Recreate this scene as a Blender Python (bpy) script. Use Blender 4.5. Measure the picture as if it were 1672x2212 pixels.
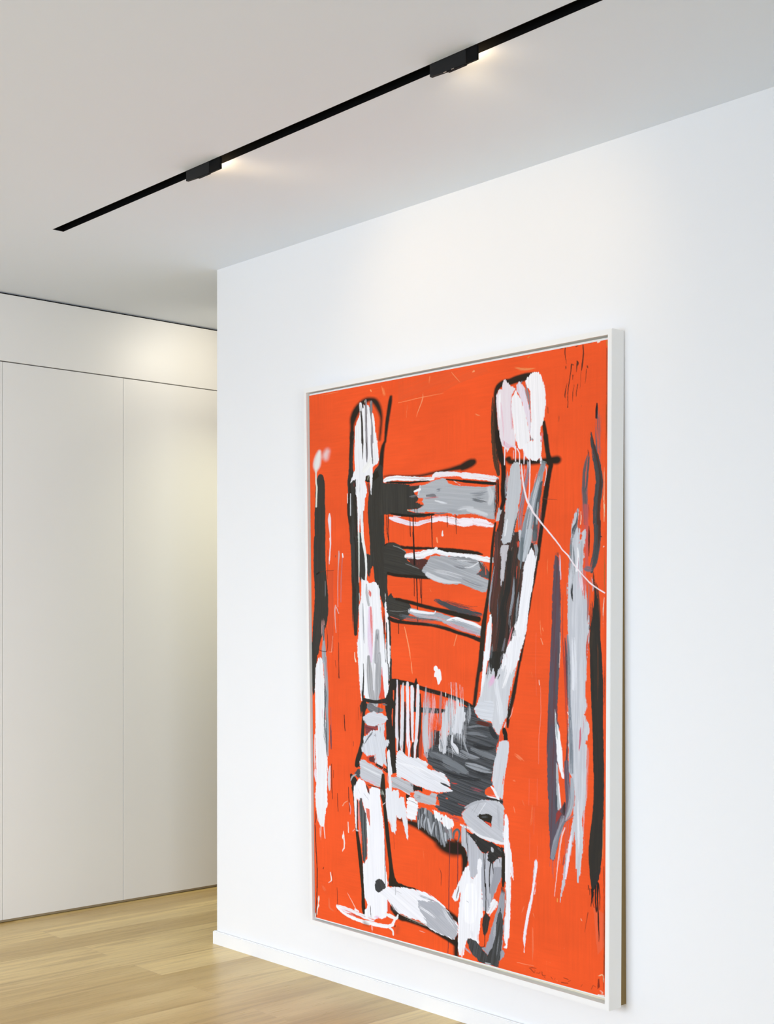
import bpy, bmesh, math, random
import numpy as np
from mathutils import Vector, Matrix
PI = math.pi
SC = bpy.context.scene
COL = SC.collection
for o in list(bpy.data.objects): bpy.data.objects.remove(o)

# ======================= camera =======================
# metres; the white wall with the painting is the plane x = 0 (room on its -x side),
# its free end is at y = 0, the hallway wardrobe runs along y = 0.91, floor z = 0, ceiling z = 2.7
cam = bpy.data.cameras.new('camera'); cam_o = bpy.data.objects.new('camera', cam); COL.objects.link(cam_o)
cam_o.location = (-3.0872, -4.3841, 1.3217)
cam_o.rotation_euler = (PI/2, 0, -math.radians(42.452))
cam.sensor_fit = 'HORIZONTAL'; cam.sensor_width = 36; cam.lens = 61.689; cam.shift_y = 0.13158
cam.clip_start = .05
SC.camera = cam_o

# ======================= light and exposure =======================
SC.view_settings.view_transform = 'Standard'; SC.view_settings.look = 'None'
SC.view_settings.exposure = 0.0; SC.view_settings.gamma = 1.0; SC.view_settings.use_curve_mapping = False
SC.cycles.max_bounces = 10; SC.cycles.diffuse_bounces = 7; SC.cycles.use_denoising = True
SC.cycles.sample_clamp_indirect = 8
world = bpy.data.worlds.new('sky'); SC.world = world; world.use_nodes = True
wb = world.node_tree.nodes['Background']; wb.inputs[0].default_value = (.80, .90, 1.0, 1); wb.inputs[1].default_value = 0.06

def area(name, loc, to, sx, sy, power, col, spread=PI):
    l = bpy.data.lights.new(name, 'AREA'); l.shape = 'RECTANGLE'; l.size = sx; l.size_y = sy; l.energy = power; l.color = col; l.spread = spread
    o = bpy.data.objects.new(name, l); COL.objects.link(o); o.location = loc
    o.rotation_euler = (Vector(to)-Vector(loc)).to_track_quat('-Z', 'Y').to_euler(); return o
def spot(name, loc, to, power, col, ang, blend, rad=.02):
    l = bpy.data.lights.new(name, 'SPOT'); l.energy = power; l.color = col; l.spot_size = math.radians(ang); l.spot_blend = blend; l.shadow_soft_size = rad
    o = bpy.data.objects.new(name, l); COL.objects.link(o); o.location = loc
    o.rotation_euler = (Vector(to)-Vector(loc)).to_track_quat('-Z', 'Y').to_euler(); return o
# daylight through the window openings of the left wall and of the wall behind the camera, plus an added ceiling fill
area('window_daylight', (-6.32, -1.5, 1.3), (0, -.6, -1.1), 3.2, 2.0, 76, (.823, .889, 1), 1.6)
area('ceiling_fill', (-6.32, -2.8, .7), (-2.2, -2.8, 2.7), 5.0, 1.0, 27, (.337, .62, 1), 1.9)  # cool fill added at the window, aimed up to offset the ceiling's warm tint
area('garden_daylight', (-4.3, -7.72, 1.3), (-2.2, .9, .6), 2.4, 2.2, 53.7, (.80, .888, 1), 1.5)
spot('hallway_downlight', (.55, .36, 2.66), (.50, .93, 2.15), 13, (1, .91, .74), 150, 1.0, .12)
area('corridor_light', (1.0, .22, 2.62), (1.0, .93, 1.1), 1.3, .05, 4.0, (1, .96, .69), 1.3)


# ======================= helpers =======================
def obj(name, bm_or_me, mat=None, parent=None, smooth=False):
    if isinstance(bm_or_me, bmesh.types.BMesh):
        me = bpy.data.meshes.new(name); bmesh.ops.recalc_face_normals(bm_or_me, faces=bm_or_me.faces); bm_or_me.to_mesh(me); bm_or_me.free()
    else: me = bm_or_me
    if mat: me.materials.append(mat)
    if smooth:
        for f in me.polygons: f.use_smooth = True
    o = bpy.data.objects.new(name, me); COL.objects.link(o)
    if parent: o.parent = parent
    return o
def bx(bm, x0, x1, y0, y1, z0, z1, bev=0):
    r = bmesh.ops.create_cube(bm, size=1)['verts']
    for v in r: v.co = Vector(((x0+x1)/2+v.co.x*(x1-x0), (y0+y1)/2+v.co.y*(y1-y0), (z0+z1)/2+v.co.z*(z1-z0)))
    if bev:
        ed = list({e for v in r for e in v.link_edges})
        bmesh.ops.bevel(bm, geom=ed, offset=bev, segments=2, affect='EDGES', profile=.6)
    return bm
def box(*a): return bx(bmesh.new(), *a)
def hexa(bm, p):                                   # solid from 8 corners: 4 front, 4 back
    v = [bm.verts.new(q) for q in p]
    for f in ((0,1,2,3), (7,6,5,4), (0,4,5,1), (1,5,6,2), (2,6,7,3), (3,7,4,0)): bm.faces.new([v[i] for i in f])
    return bm
def thing(name, label, cat, loc, group=None):
    o = bpy.data.objects.new(name, None); COL.objects.link(o); o.location = loc; o.empty_display_size = .1
    tag(o, label, cat, group); return o
def tag(o, label, cat, group=None):
    o['label'] = label; o['category'] = cat
    if group: o['group'] = group
def struct(o): o['kind'] = 'structure'; return o

# ======================= materials =======================
def mat(name, col, rough=.5, spec=.5, metal=0):
    m = bpy.data.materials.new(name); m.use_nodes = True; b = m.node_tree.nodes['Principled BSDF']
    b.inputs['Base Color'].default_value = (*col, 1); b.inputs['Roughness'].default_value = rough
    b.inputs['Specular IOR Level'].default_value = spec; b.inputs['Metallic'].default_value = metal
    return m
def N(m, t, **k):
    n = m.node_tree.nodes.new(t)
    for a, v in k.items(): setattr(n, a, v)
    return n
def paint_mat(name, col, rough, scale=60, bump=.02, spec=.3):    # rolled wall paint: fine orange-peel
    m = mat(name, col, rough, spec); L = m.node_tree.links; b = m.node_tree.nodes['Principled BSDF']
    tc = N(m, 'ShaderNodeTexCoord'); no = N(m, 'ShaderNodeTexNoise'); no.inputs['Scale'].default_value = scale; no.inputs['Detail'].default_value = 4
    bu = N(m, 'ShaderNodeBump'); bu.inputs['Strength'].default_value = bump; bu.inputs['Distance'].default_value = .002
    L.new(tc.outputs['Object'], no.inputs['Vector']); L.new(no.outputs['Fac'], bu.inputs['Height']); L.new(bu.outputs['Normal'], b.inputs['Normal'])
    return m
M_WALL = paint_mat('white_wall_paint', (.86, .86, .86), .7)
M_CEIL = paint_mat('white_ceiling_paint', (.82, .88, .965), .8)
M_LACQ = paint_mat('white_satin_lacquer', (.88, .865, .835), .38, 25, .015, .45)
M_BASE = paint_mat('white_skirting_paint', (.89, .89, .885), .45, 40, .01, .4)
M_GAP = mat('brown_recess', (.09, .06, .038), .9, .05)
M_DARK = mat('near_black_shadow_gap', (.012, .008, .006), .9, .02)
M_PLINTH = mat('brown_plinth', (.34, .27, .17), .6, .2)
M_FRAME = paint_mat('off_white_frame_lacquer', (.86, .85, .825), .45, 80, .015, .4)
M_FILLER = mat('brown_gap_filler', (.24, .165, .07), .85, .1)
M_LEDGE = mat('pale_wood_ledge', (.74, .66, .48), .7)
M_BLACK = paint_mat('black_track_coating', (.0035, .0035, .0035), .6, 300, .02, .12)
M_GREY = paint_mat('graphite_lamp_coating', (.0165, .0165, .0165), .6, 400, .02, .15)
M_STEEL = mat('bright_clip_metal', (.55, .5, .45), .3, .5, 1)
def emit(name, col, s):
    m = bpy.data.materials.new(name); m.use_nodes = True; nt = m.node_tree; nt.nodes.clear()
    e = nt.nodes.new('ShaderNodeEmission'); e.inputs[0].default_value = (*col, 1); e.inputs[1].default_value = s
    o = nt.nodes.new('ShaderNodeOutputMaterial'); nt.links.new(e.outputs[0], o.inputs[0]); return m
M_LENS = emit('warm_lamp_lens', (1, .74, .47), 26)

def wood_floor():
    m = mat('oak_plank_floor', (.5, .35, .18), .34, .62); nt = m.node_tree; L = nt.links; b = nt.nodes['Principled BSDF']
    tc = N(m, 'ShaderNodeTexCoord')
    br = N(m, 'ShaderNodeTexBrick'); br.offset = .37; br.offset_frequency = 2; br.squash = 1
    br.inputs['Scale'].default_value = 1; br.inputs['Mortar Size'].default_value = .0011; br.inputs['Mortar Smooth'].default_value = .3; br.inputs['Bias'].default_value = 0
    br.inputs['Brick Width'].default_value = 1.9; br.inputs['Row Height'].default_value = .188
    br.inputs['Color1'].default_value = (0, 0, 0, 1); br.inputs['Color2'].default_value = (1, 1, 1, 1); br.inputs['Mortar'].default_value = (.5, .5, .5, 1)
    mp0 = N(m, 'ShaderNodeMapping'); mp0.inputs['Location'].default_value = (.42, .06, 0)
    L.new(tc.outputs['Object'], mp0.inputs['Vector']); L.new(mp0.outputs['Vector'], br.inputs['Vector'])
    # every plank gets its own piece of grain
    sep = N(m, 'ShaderNodeSeparateXYZ'); L.new(tc.outputs['Object'], sep.inputs[0])
    off = N(m, 'ShaderNodeMath', operation='MULTIPLY'); off.inputs[1].default_value = 37.0; L.new(br.outputs['Color'], off.inputs[0])
    cmb = N(m, 'ShaderNodeCombineXYZ'); L.new(sep.outputs[0], cmb.inputs[0]); L.new(sep.outputs[1], cmb.inputs[1]); L.new(off.outputs[0], cmb.inputs[2])
    def grain(sx, sy, sc, det, dist=0.):
        mp = N(m, 'ShaderNodeMapping'); mp.inputs['Scale'].default_value = (sx, sy, 1); L.new(cmb.outputs[0], mp.inputs['Vector'])
        n = N(m, 'ShaderNodeTexNoise'); n.inputs['Scale'].default_value = sc; n.inputs['Detail'].default_value = det; n.inputs['Roughness'].default_value = .6; n.inputs['Distortion'].default_value = dist
        L.new(mp.outputs[0], n.inputs['Vector']); return n.outputs['Fac']
    g1 = grain(.8, 14, 2.2, 6, .6); g2 = grain(2.2, 90, 3., 5, .2); g3 = grain(.5, 2.2, 1.3, 3)
    def mix(a, bb, f, mode='MIX'):
        x = N(m, 'ShaderNodeMix', data_type='RGBA', blend_type=mode); x.clamp_factor = True
        for s, v in ((x.inputs[0], f), (x.inputs[6], a), (x.inputs[7], bb)):
            if isinstance(v, bpy.types.NodeSocket): L.new(v, s)
            elif isinstance(v, (int, float)): s.default_value = v
            else: s.default_value = (*v, 1)
        return x.outputs[2]
    def ramp(f, lo, hi):
        r = N(m, 'ShaderNodeMapRange'); r.inputs[1].default_value = lo; r.inputs[2].default_value = hi; L.new(f, r.inputs[0]); return r.outputs[0]
    c = mix((.88, .66, .28), (.53, .35, .105), br.outputs['Color'])
    c = mix(c, (.42, .26, .08), ramp(g1, .42, .78))
    c = mix(c, (.86, .66, .30), ramp(g3, .5, .8))
    c2 = mix(c, (.30, .19, .085), ramp(g2, .56, .80))
    c = mix(c, c2, .5)
    knot = ramp(grain(1.2, 9, 1.7, 2, 1.2), .72, .80)
    kk = N(m, 'ShaderNodeMath', operation='MULTIPLY'); kk.inputs[1].default_value = .55; L.new(knot, kk.inputs[0])
    c = mix(c, (.2, .12, .055), kk.outputs[0])
    mo = N(m, 'ShaderNodeMath', operation='MULTIPLY'); mo.inputs[1].default_value = .35; L.new(br.outputs['Fac'], mo.inputs[0])
    c = mix(c, (.62, .47, .28), mo.outputs[0])
    L.new(c, b.inputs['Base Color'])
    rr = N(m, 'ShaderNodeMapRange'); rr.inputs[1].default_value = .3; rr.inputs[2].default_value = .7; rr.inputs[3].default_value = .26; rr.inputs[4].default_value = .38; L.new(g2, rr.inputs[0]); L.new(rr.outputs[0], b.inputs['Roughness'])
    bu = N(m, 'ShaderNodeBump'); bu.inputs['Strength'].default_value = .08; bu.inputs['Distance'].default_value = .002
    L.new(g2, bu.inputs['Height']); L.new(bu.outputs['Normal'], b.inputs['Normal'])
    return m
M_FLOOR = wood_floor()

# ======================= room shell =======================
RX0, RX1, RY0, RY1, H = -6.2, 2.6, -7.6, .96, 2.7
struct(obj('floor', box(RX0-.2, RX1+.2, RY0-.2, RY1+.25, -.12, 0), M_FLOOR))
# ceiling with the slot for the recessed light track
SX0, SX1, SY0, SY1 = -.7625, -.7195, -3.7, -.0665
bm = bmesh.new()
bx(bm, RX0-.2, SX0, RY0-.2, RY1+.25, H, H+.12); bx(bm, SX1, RX1+.2, RY0-.2, RY1+.25, H, H+.12)
bx(bm, SX0, SX1, RY0-.2, SY0, H, H+.12); bx(bm, SX0, SX1, SY1, RY1+.25, H, H+.12)
struct(obj('ceiling', bm, M_CEIL))
bm = bmesh.new(); bx(bm, 0, .16, RY0, 0, 0, H); struct(obj('wall_right', bm, M_WALL))
bm = bmesh.new(); bx(bm, RX0, RX1, RY1, RY1+.2, 0, H); struct(obj('wall_back', bm, M_WALL))
bm = bmesh.new(); bx(bm, RX1, RX1+.2, RY0, RY1, 0, H); struct(obj('wall_hallway', bm, M_WALL))
def wall_with_opening(name, axis, plane0, plane1, a0, a1, holes, z0, z1):
    bm = bmesh.new(); c = a0
    def put(p, q, zz0, zz1):
        if axis == 'x': bx(bm, plane0, plane1, p, q, zz0, zz1)
        else: bx(bm, p, q, plane0, plane1, zz0, zz1)
    for h0, h1 in holes:
        put(c, h0, 0, H); put(h0, h1, 0, z0); put(h0, h1, z1, H); c = h1
    put(c, a1, 0, H)
    return struct(obj(name, bm, M_WALL))
wall_with_opening('wall_left', 'x', RX0-.2, RX0, RY0, RY1, [(-5.6, .6)], .15, 2.45)
wall_with_opening('wall_front', 'y', RY0-.2, RY0, RX0, .16, [(-5.6, -1.2)], .15, 2.45)
def window(name, axis, at, a0, a1, z0, z1, n):
    bm = bmesh.new(); w = .05
    def put(p, q, zz0, zz1):
        if axis == 'x': bx(bm, at-.03, at+.03, p, q, zz0, zz1)
        else: bx(bm, p, q, at-.03, at+.03, zz0, zz1)
    put(a0, a1, z0, z0+w); put(a0, a1, z1-w, z1)
    for i in range(n+1):
        c = a0+(a1-a0-w)*i/n; put(c, c+w, z0+w, z1-w)
    return struct(obj(name, bm, M_BASE))
window('window_1', 'x', RX0-.1, (-5.6, .6)[0], (-5.6, .6)[1], .15, 2.45, 3)
window('window_2', 'y', RY0-.1, (-5.6, -1.2)[0], (-5.6, -1.2)[1], .15, 2.45, 3)
# skirting board of the right wall, returned round its free end
bm = bmesh.new(); T, HB = .012, .052
pts = [(-T, RY0), (-T, T), (.16+T, T), (.16+T, RY0), (.16, RY0), (.16, 0), (0, 0), (0, RY0)]
lo = [bm.verts.new((x, y, 0)) for x, y in pts]; hi = [bm.verts.new((x, y, HB)) for x, y in pts]
for i in range(8):
    j = (i+1) % 8; bm.faces.new((lo[i], lo[j], hi[j], hi[i]))
for q in ((0, 1, 6, 7), (1, 2, 5, 6), (2, 3, 4, 5)):
    bm.faces.new([hi[i] for i in q]); bm.faces.new([lo[i] for i in q[::-1]])
bmesh.ops.recalc_face_normals(bm, faces=bm.faces)
te = [e for e in bm.edges if all(v.co.z > HB-.001 for v in e.verts) and len(e.link_faces) == 2 and abs(e.link_faces[0].normal.z-e.link_faces[1].normal.z) > .5]
bmesh.ops.bevel(bm, geom=te, offset=.003, segments=2, affect='EDGES')
struct(obj('baseboard_right', bm, M_BASE))

# ======================= built-in wardrobe in the hallway =======================
YF = .91
wr = thing('built_in_wardrobe', 'white built-in wardrobe with flush handleless doors, in the hallway behind the painting wall', 'wardrobe', (0, YF, 0))
SEAMS = [-1.652, -1.0615, -.471, .1207, .7117, 1.3027, 1.894]
for a, b in zip(SEAMS[:-1], SEAMS[1:]):
    bm = box(a+.0011, b-.0011, 0, .019, .012, 2.400, .0012)
    o = obj('door', bm, M_LACQ, wr)
bm = box(SEAMS[0], SEAMS[-1], 0, .019, 2.4045, 2.6912, .0012); obj('fascia_panel', bm, M_LACQ, wr)
bm = box(SEAMS[0]+.002, SEAMS[-1]-.002, .022, .049, .012, 2.66); obj('carcass', bm, M_GAP, wr)
bm = box(SEAMS[0]+.002, SEAMS[-1]-.002, .0195, .03, 2.662, 2.6998); obj('shadow_gap_strip', bm, M_DARK, wr)  # near-black colour paints in the shade of the ceiling gap
bm = box(SEAMS[0]+.002, SEAMS[-1]-.002, .004, .021, .0024, .0116); obj('plinth', bm, M_PLINTH, wr)

# ======================= recessed light track with two wall-washer lamps =======================
tr = thing('light_track', 'long black light track recessed in the white ceiling above the painting wall', 'light track', (SX0, SY1, H))
bm = bmesh.new(); t = .0015; D = .055                                  # U-profile: side walls, top, end plates
x0, x1, y0, y1 = 0, SX1-SX0, SY0-SY1, 0
bx(bm, x0+.0002, x0+t, y0, y1, -.0004, D); bx(bm, x1-t, x1-.0002, y0, y1, -.0004, D); bx(bm, x0, x1, y0, y1, D, D+t)
obj('track_profile', bm, M_BLACK, tr)
bm = bmesh.new(); bx(bm, x0+t, x1-t, y1-.004, y1-.0002, -.0004, D); obj('end_cap', bm, M_BLACK, tr)
bm = bmesh.new(); bx(bm, x1/2-.006, x1/2+.006, y0, y1-.006, D-.012, D); obj('conductor_rail', bm, M_BLACK, tr)

def make_lamp(y_far, y_near, y_div, label, sway):
    r = thing('track_spotlight', label, 'lamp', (SX0, y_far, H), 'wall-washer lamps on the ceiling track')
    L = y_near-y_far; dv = y_div-y_far; hb = .0355; wd = .040; tk = .009
    bm = bmesh.new()                                                     # graphite head, chamfered towards the far end
    prof = [(0, -.0002), (0, -.0315), (-.055, -.0345), (dv, -hb), (dv, -.0002)]
    a = [bm.verts.new((.0004, y, z)) for y, z in prof]; b = [bm.verts.new((tk, y, z)) for y, z in prof]
    bm.faces.new(a); bm.faces.new(b[::-1])
    for i in range(5): bm.faces.new((a[i], a[(i+1) % 5], b[(i+1) % 5], b[i]))
    obj('lamp_head', bm, M_GREY, r)
    bm = box(.0022, tk, L, dv-.0006, -hb, -.0002, .0006); obj('driver_box', bm, M_BLACK, r)
    bm = box(.0008, tk+.001, dv+.004, -.06, -hb-.0012, -hb+.001); o = obj('reflector_lip', bm, M_BLACK, r)
    if label.startswith('nearer'):
        for yy in (-.085, -.058): obj('clip', box(-.0006, .0012, yy, yy+.009, -hb-.0006, -hb+.0008), M_STEEL, r)
    bm = bmesh.new()                                                     # opening of the lamp: on the side facing the wall, under the ceiling
    bx(bm, tk-.0005, tk+.001, L+.008, dv+.055, -hb+.003, -.008); obj('lens', bm, M_LENS, r)
    for k in range(3):
        yy = -.05+(L+.02+.05)*(k+.5)/3
        s = spot('lamp_beam', (tk+.02, yy, -.030), ((.74, 0, -.42)[0], yy+sway, (.74, 0, -.42)[2]), 1.25, (1, .74, .42), 96, 1.0, .015); s.parent = r
    return r
make_lamp(-.9157, -1.095, -1.0393, 'smaller looking black wall-washer lamp on the track, farther one near the track end', -.30)
make_lamp(-2.0016, -2.1624, -2.1261, 'nearer black wall-washer lamp on the track, above the right edge of the painting', .50)

# ======================= framed painting =======================
# the frame hangs a little off the wall, its lower edge farther from it than the upper one
PIX = {'outer': [(-0.05843, -0.62367, 2.13995), (-0.05847, -2.02419, 2.1373), (-0.08494, -2.03415, 0.19443), (-0.08471, -0.69348, 0.21149)], 'inner': [(-0.05867, -0.63892, 2.12224), (-0.05869, -2.00979, 2.12114), (-0.0847, -2.01945, 0.21205), (-0.08448, -0.70707, 0.22835)], 'canvas': [(-0.05881, -0.64607, 2.11212), (-0.05885, -2.00785, 2.10916), (-0.08447, -2.01881, 0.22854), (-0.08436, -0.71027, 0.23725)]}
pt = thing('framed_painting', 'large red painting of a black, white and grey chair, in a white float frame', 'painting', (-.07, -1.34, .19))
ORG = Vector((-.07, -1.34, .19))
def V(p, dx=0): return Vector(p)+Vector((dx, 0, 0))-ORG
OUT = [V(p) for p in PIX['outer']]; INN = [V(p) for p in PIX['inner']]; CAN = [V(p) for p in PIX['canvas']]
DEP = .056
X = lambda q, d: q+Vector((d, 0, 0))
for i in range(4):                                                       # four mitred rails
    j = (i+1) % 4; bm = bmesh.new()
    hexa(bm, [OUT[i], OUT[j], INN[j], INN[i], X(OUT[i], DEP), X(OUT[j], DEP), X(INN[j], DEP), X(INN[i], DEP)])
    bmesh.ops.recalc_face_normals(bm, faces=bm.faces)
    ed = [e for e in bm.edges if (e.verts[0].co-OUT[i]).length < 1e-5 and (e.verts[1].co-OUT[j]).length < 1e-5 or (e.verts[1].co-OUT[i]).length < 1e-5 and (e.verts[0].co-OUT[j]).length < 1e-5]
    bmesh.ops.bevel(bm, geom=ed, offset=.001, segments=2, affect='EDGES')
    for v in bm.verts:                                                   # hairline at the mitres
        for a in (i, j):
            pass
    obj('frame_rail', bm, M_FRAME, pt)
bm = bmesh.new(); hexa(bm, [X(p, .030) for p in INN]+[X(p, .040) for p in INN]); obj('frame_ledge', bm, M_LEDGE, pt)
# brown filler frame, added as the dark strip between the picture and the wall: as deep as the gap, so it widens downwards
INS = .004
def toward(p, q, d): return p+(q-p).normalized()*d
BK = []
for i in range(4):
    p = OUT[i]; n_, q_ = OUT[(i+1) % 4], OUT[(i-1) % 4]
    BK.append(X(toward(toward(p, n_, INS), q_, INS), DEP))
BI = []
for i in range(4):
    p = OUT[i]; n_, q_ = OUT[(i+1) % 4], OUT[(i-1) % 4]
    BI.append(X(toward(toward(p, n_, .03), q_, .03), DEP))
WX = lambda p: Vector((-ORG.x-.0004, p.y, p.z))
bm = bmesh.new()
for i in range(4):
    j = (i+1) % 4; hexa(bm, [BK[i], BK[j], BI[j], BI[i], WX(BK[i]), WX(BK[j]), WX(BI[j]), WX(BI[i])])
obj('gap_filler', bm, M_FILLER, pt)

# ======================= the picture itself =======================
PAINT_GAIN = .935
# ---- painter: brush strokes laid down on a fine grid of canvas points ----
GW, GH = 760, 1360
rng = np.random.default_rng(7)
LAT = rng.random((256, 256)).astype(np.float32)
def vnoise(x, y):
    xi = np.floor(x).astype(np.int32); yi = np.floor(y).astype(np.int32)
    fx = (x - xi).astype(np.float32); fy = (y - yi).astype(np.float32)
    fx = fx*fx*(3-2*fx); fy = fy*fy*(3-2*fy)
    a = LAT[yi & 255, xi & 255]; b = LAT[yi & 255, (xi+1) & 255]
    c = LAT[(yi+1) & 255, xi & 255]; d = LAT[(yi+1) & 255, (xi+1) & 255]
    return (a*(1-fx)+b*fx)*(1-fy)+(c*(1-fx)+d*fx)*fy
def fbm(x, y): return vnoise(x, y)*.55+vnoise(x*2.1+17, y*2.1+5)*.3+vnoise(x*4.3+3, y*4.3+29)*.15
def hairs(lt, al, sd):                              # bristle marks: fine across the stroke, long along it
    w = lt+(vnoise(al/45+sd, lt/30)-.5)*2
    n = vnoise(w/1.25+sd, al/70+sd)*.5+vnoise(w/3.4+sd*2, al/110)*.32+vnoise(w/.8+sd, al/22)*.18
    return np.clip(.5+(n-.5)*1.75, 0, 1)
def sm(a, b, x):
    t = np.clip((x-a)/(b-a), 0, 1); return t*t*(3-2*t)
def lin(h):
    c = np.array([(h >> 16) & 255, (h >> 8) & 255, h & 255])/255.
    c = np.where(c <= .04045, c/12.92, ((c+.055)/1.055)**2.4)
    return (c*PAINT_GAIN).astype(np.float32)
gy, gx = np.mgrid[0:GH+1, 0:GW+1].astype(np.float32)
ART = np.zeros((GH+1, GW+1, 3), np.float32)
REL = np.zeros((GH+1, GW+1), np.float32)        # thickness of the paint
n1 = fbm(gx/90, gy/60); n2 = fbm(gx/40+9, gy/3.2); n3 = fbm(gx/3.0, gy/70+4); n4 = vnoise(gx/1.3, gy/1.3)
w_ = sm(.35, .65, fbm(gx/130+40, gy/170))
tone = .94+.16*(n1-.5)+.10*(n2-.5)*w_+.12*(n3-.5)*(1-w_)+.03*(n4-.5)
ART[:] = lin(0xf95a24)*tone[..., None]
spk = sm(.80, .95, n3*.6+n2*.4+.25*(n1-.5))
ART[:] = ART*(1-.35*spk[..., None])+lin(0xf58a5a)*.35*spk[..., None]
seed = [0]
def put(ix, al, col, b, m, c):
    y0, y1, x0, x1 = ix
    t = lin(col)
    if c is None: cc = t*(1+m*3*(b-.5))[..., None]
    else:
        k = np.clip(.5+(b-.5)*2.6, 0, 1)*min(1, m*3); cc = t*(1-k[..., None])+lin(c)*k[..., None]
    A = ART[y0:y1, x0:x1]; A[:] = A*(1-al[..., None])+cc*al[..., None]
    R = REL[y0:y1, x0:x1]; R[:] = R*(1-al)+al*(.5+.9*(b-.5))
def nums(t): return np.array([[float(v) for v in k.split(',')] for k in t.split()])
def box(mn, mx, pad):
    x0 = max(int(mn[0]-pad), 0); x1 = min(int(mx[0]+pad)+2, GW+1); y0 = max(int(mn[1]-pad), 0); y1 = min(int(mx[1]+pad)+2, GH+1)
    return (y0, y1, x0, x1) if x1 > x0 and y1 > y0 else None
def S(t, col, d=0, e=0, s=.6, r=.5, a=1, m=.05, g=0, c=None):
    """one stroke along a path: points x,y,width; d dryness, e drier towards the end, s soft edge, r ragged edge, m streak tone"""
    seed[0] += 1; sd = seed[0]*13.7
    p = nums(t)
    if len(p) == 1: p = np.vstack([p, p+[.1, .1, 0]])
    if len(p) > 2:                                   # round the corners
        q = [p[0]]
        P_ = np.vstack([2*p[0]-p[1], p, 2*p[-1]-p[-2]])
        for i in range(1, len(p)):
            a0, a1, a2, a3 = P_[i-1], P_[i], P_[i+1], P_[i+2]
            for k in (.2, .4, .6, .8, 1):
                q.append(.5*(2*a1+(a2-a0)*k+(2*a0-5*a1+4*a2-a3)*k*k+(3*a1-a0-3*a2+a3)*k**3))
        p = np.array(q); p[:, 2] = np.maximum(p[:, 2], .6)
    wm = p[:, 2].max()
    ix = box(p[:, :2].min(0), p[:, :2].max(0), wm/2+s*2+r*2+2)
    if ix is None: return
    y0, y1, x0, x1 = ix; X = gx[y0:y1, x0:x1]; Y = gy[y0:y1, x0:x1]
    X2 = X+(fbm(X/7+sd, Y/7)-.5)*r*2; Y2 = Y+(fbm(X/7, Y/7+sd)-.5)*r*2
    best = np.full(X.shape, 1e9, np.float32); LT = np.zeros_like(X); AL = np.zeros_like(X); HW = np.ones_like(X)
    L = 0.; seg = np.hypot(*(p[1:, :2]-p[:-1, :2]).T); tot = max(seg.sum(), 1e-3)
    for i in range(len(p)-1):
        if seg[i] < 1e-4: continue
        dx, dy = (p[i+1, :2]-p[i, :2])/seg[i]
        u = np.clip((X2-p[i, 0])*dx+(Y2-p[i, 1])*dy, 0, seg[i]); ex = X2-p[i, 0]-u*dx; ey = Y2-p[i, 1]-u*dy
        D = np.hypot(ex, ey); hw = (p[i, 2]+(p[i+1, 2]-p[i, 2])*u/seg[i])/2
        n = D-hw; k = n < best
        best = np.where(k, n, best); LT = np.where(k, ex*(-dy)+ey*dx, LT); AL = np.where(k, L+u, AL); HW = np.where(k, hw, HW)
        L += seg[i]
    b = hairs(LT, AL, sd)
    al = sm(s, -s, best)
    thin = np.minimum(1, (HW*2)/1.2); al = al*thin
    if d or e:
        th = d+e*(AL/tot)**2+.16*(np.abs(LT)/np.maximum(HW, .5))**3
        th = th+min(d, .3)*(np.exp(-AL/np.minimum(14, tot*.12))*.9+np.exp(-(tot-AL)/np.minimum(22, tot*.16))*1.1)
        al = al*sm(th-.2, th+.2, b*.85+.15*fbm(X/2.2+sd, Y/2.2)+.05)
    put(ix, al*a, col, b, m, c)
def P(t, col, d=0, e=0, s=.7, r=.6, a=1, m=.04, g=90, c=None):
    """one filled patch of paint: outline points x,y; g direction of the brush hairs in degrees"""
    seed[0] += 1; sd = seed[0]*13.7
    p = nums(t)[:, :2]
    ix = box(p.min(0), p.max(0), s*2+r*3+2)
    if ix is None: return
    y0, y1, x0, x1 = ix; X = gx[y0:y1, x0:x1]; Y = gy[y0:y1, x0:x1]
    ca, sa = math.cos(math.radians(g)), math.sin(math.radians(g))
    AL = X*ca+Y*sa; LT = -X*sa+Y*ca
    b = hairs(LT, AL, sd)
    wob = ((b-.5)*2.2*r)+(fbm(X/5+sd, Y/5)-.5)*2*r
    inside = np.zeros(X.shape, bool); D = np.full(X.shape, 1e9, np.float32)
    n = len(p)
    for i in range(n):
        ax, ay = p[i]; bx, by = p[(i+1) % n]
        dx, dy = bx-ax, by-ay; L2 = dx*dx+dy*dy
        if L2 < 1e-6: continue
        u = np.clip(((X-ax)*dx+(Y-ay)*dy)/L2, 0, 1)
        D = np.minimum(D, np.hypot(X-ax-u*dx, Y-ay-u*dy))
        if abs(dy) > 1e-6:
            k = (ay > Y) != (by > Y); inside ^= k & (X < ax+(Y-ay)*dx/dy)
    sdist = np.where(inside, D, -D)
    al = sm(-s, s, sdist+wob)
    if d: al = al*sm(d-.2, d+.2, b*.85+.15*fbm(X/2.2+sd, Y/2.2)+.05)
    put(ix, al*a, col, b, m, c)
P('51.9,462.4 70.2,462 68.6,668.9 50.2,671',0xd9522c,a=0.7,r=1)
P('731.5,1179 736.5,1236.1 740.8,1276.2 754.6,1257.2 754.4,1189.4',0xec6640,a=0.7)
P('264.5,3.9 264.1,56.9 377.9,52.5 424.3,36.2 498.7,24 484.2,8.2 378.1,4',0xe25a2e,a=0.5,g=-12,d=0.35)
S('264.1,58.3,1.3 326.8,54.7,1.8 384.1,53.4,0.9',0xf58a58)
S('331,44,1.3 329.2,59.2,3 317.7,85.8,2.3 311.9,100.6,2.4',0xf39a6a,d=0.3)
S('289.1,63.4,1.7 285.5,100,1.7',0xf28455,d=0.4)
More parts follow.
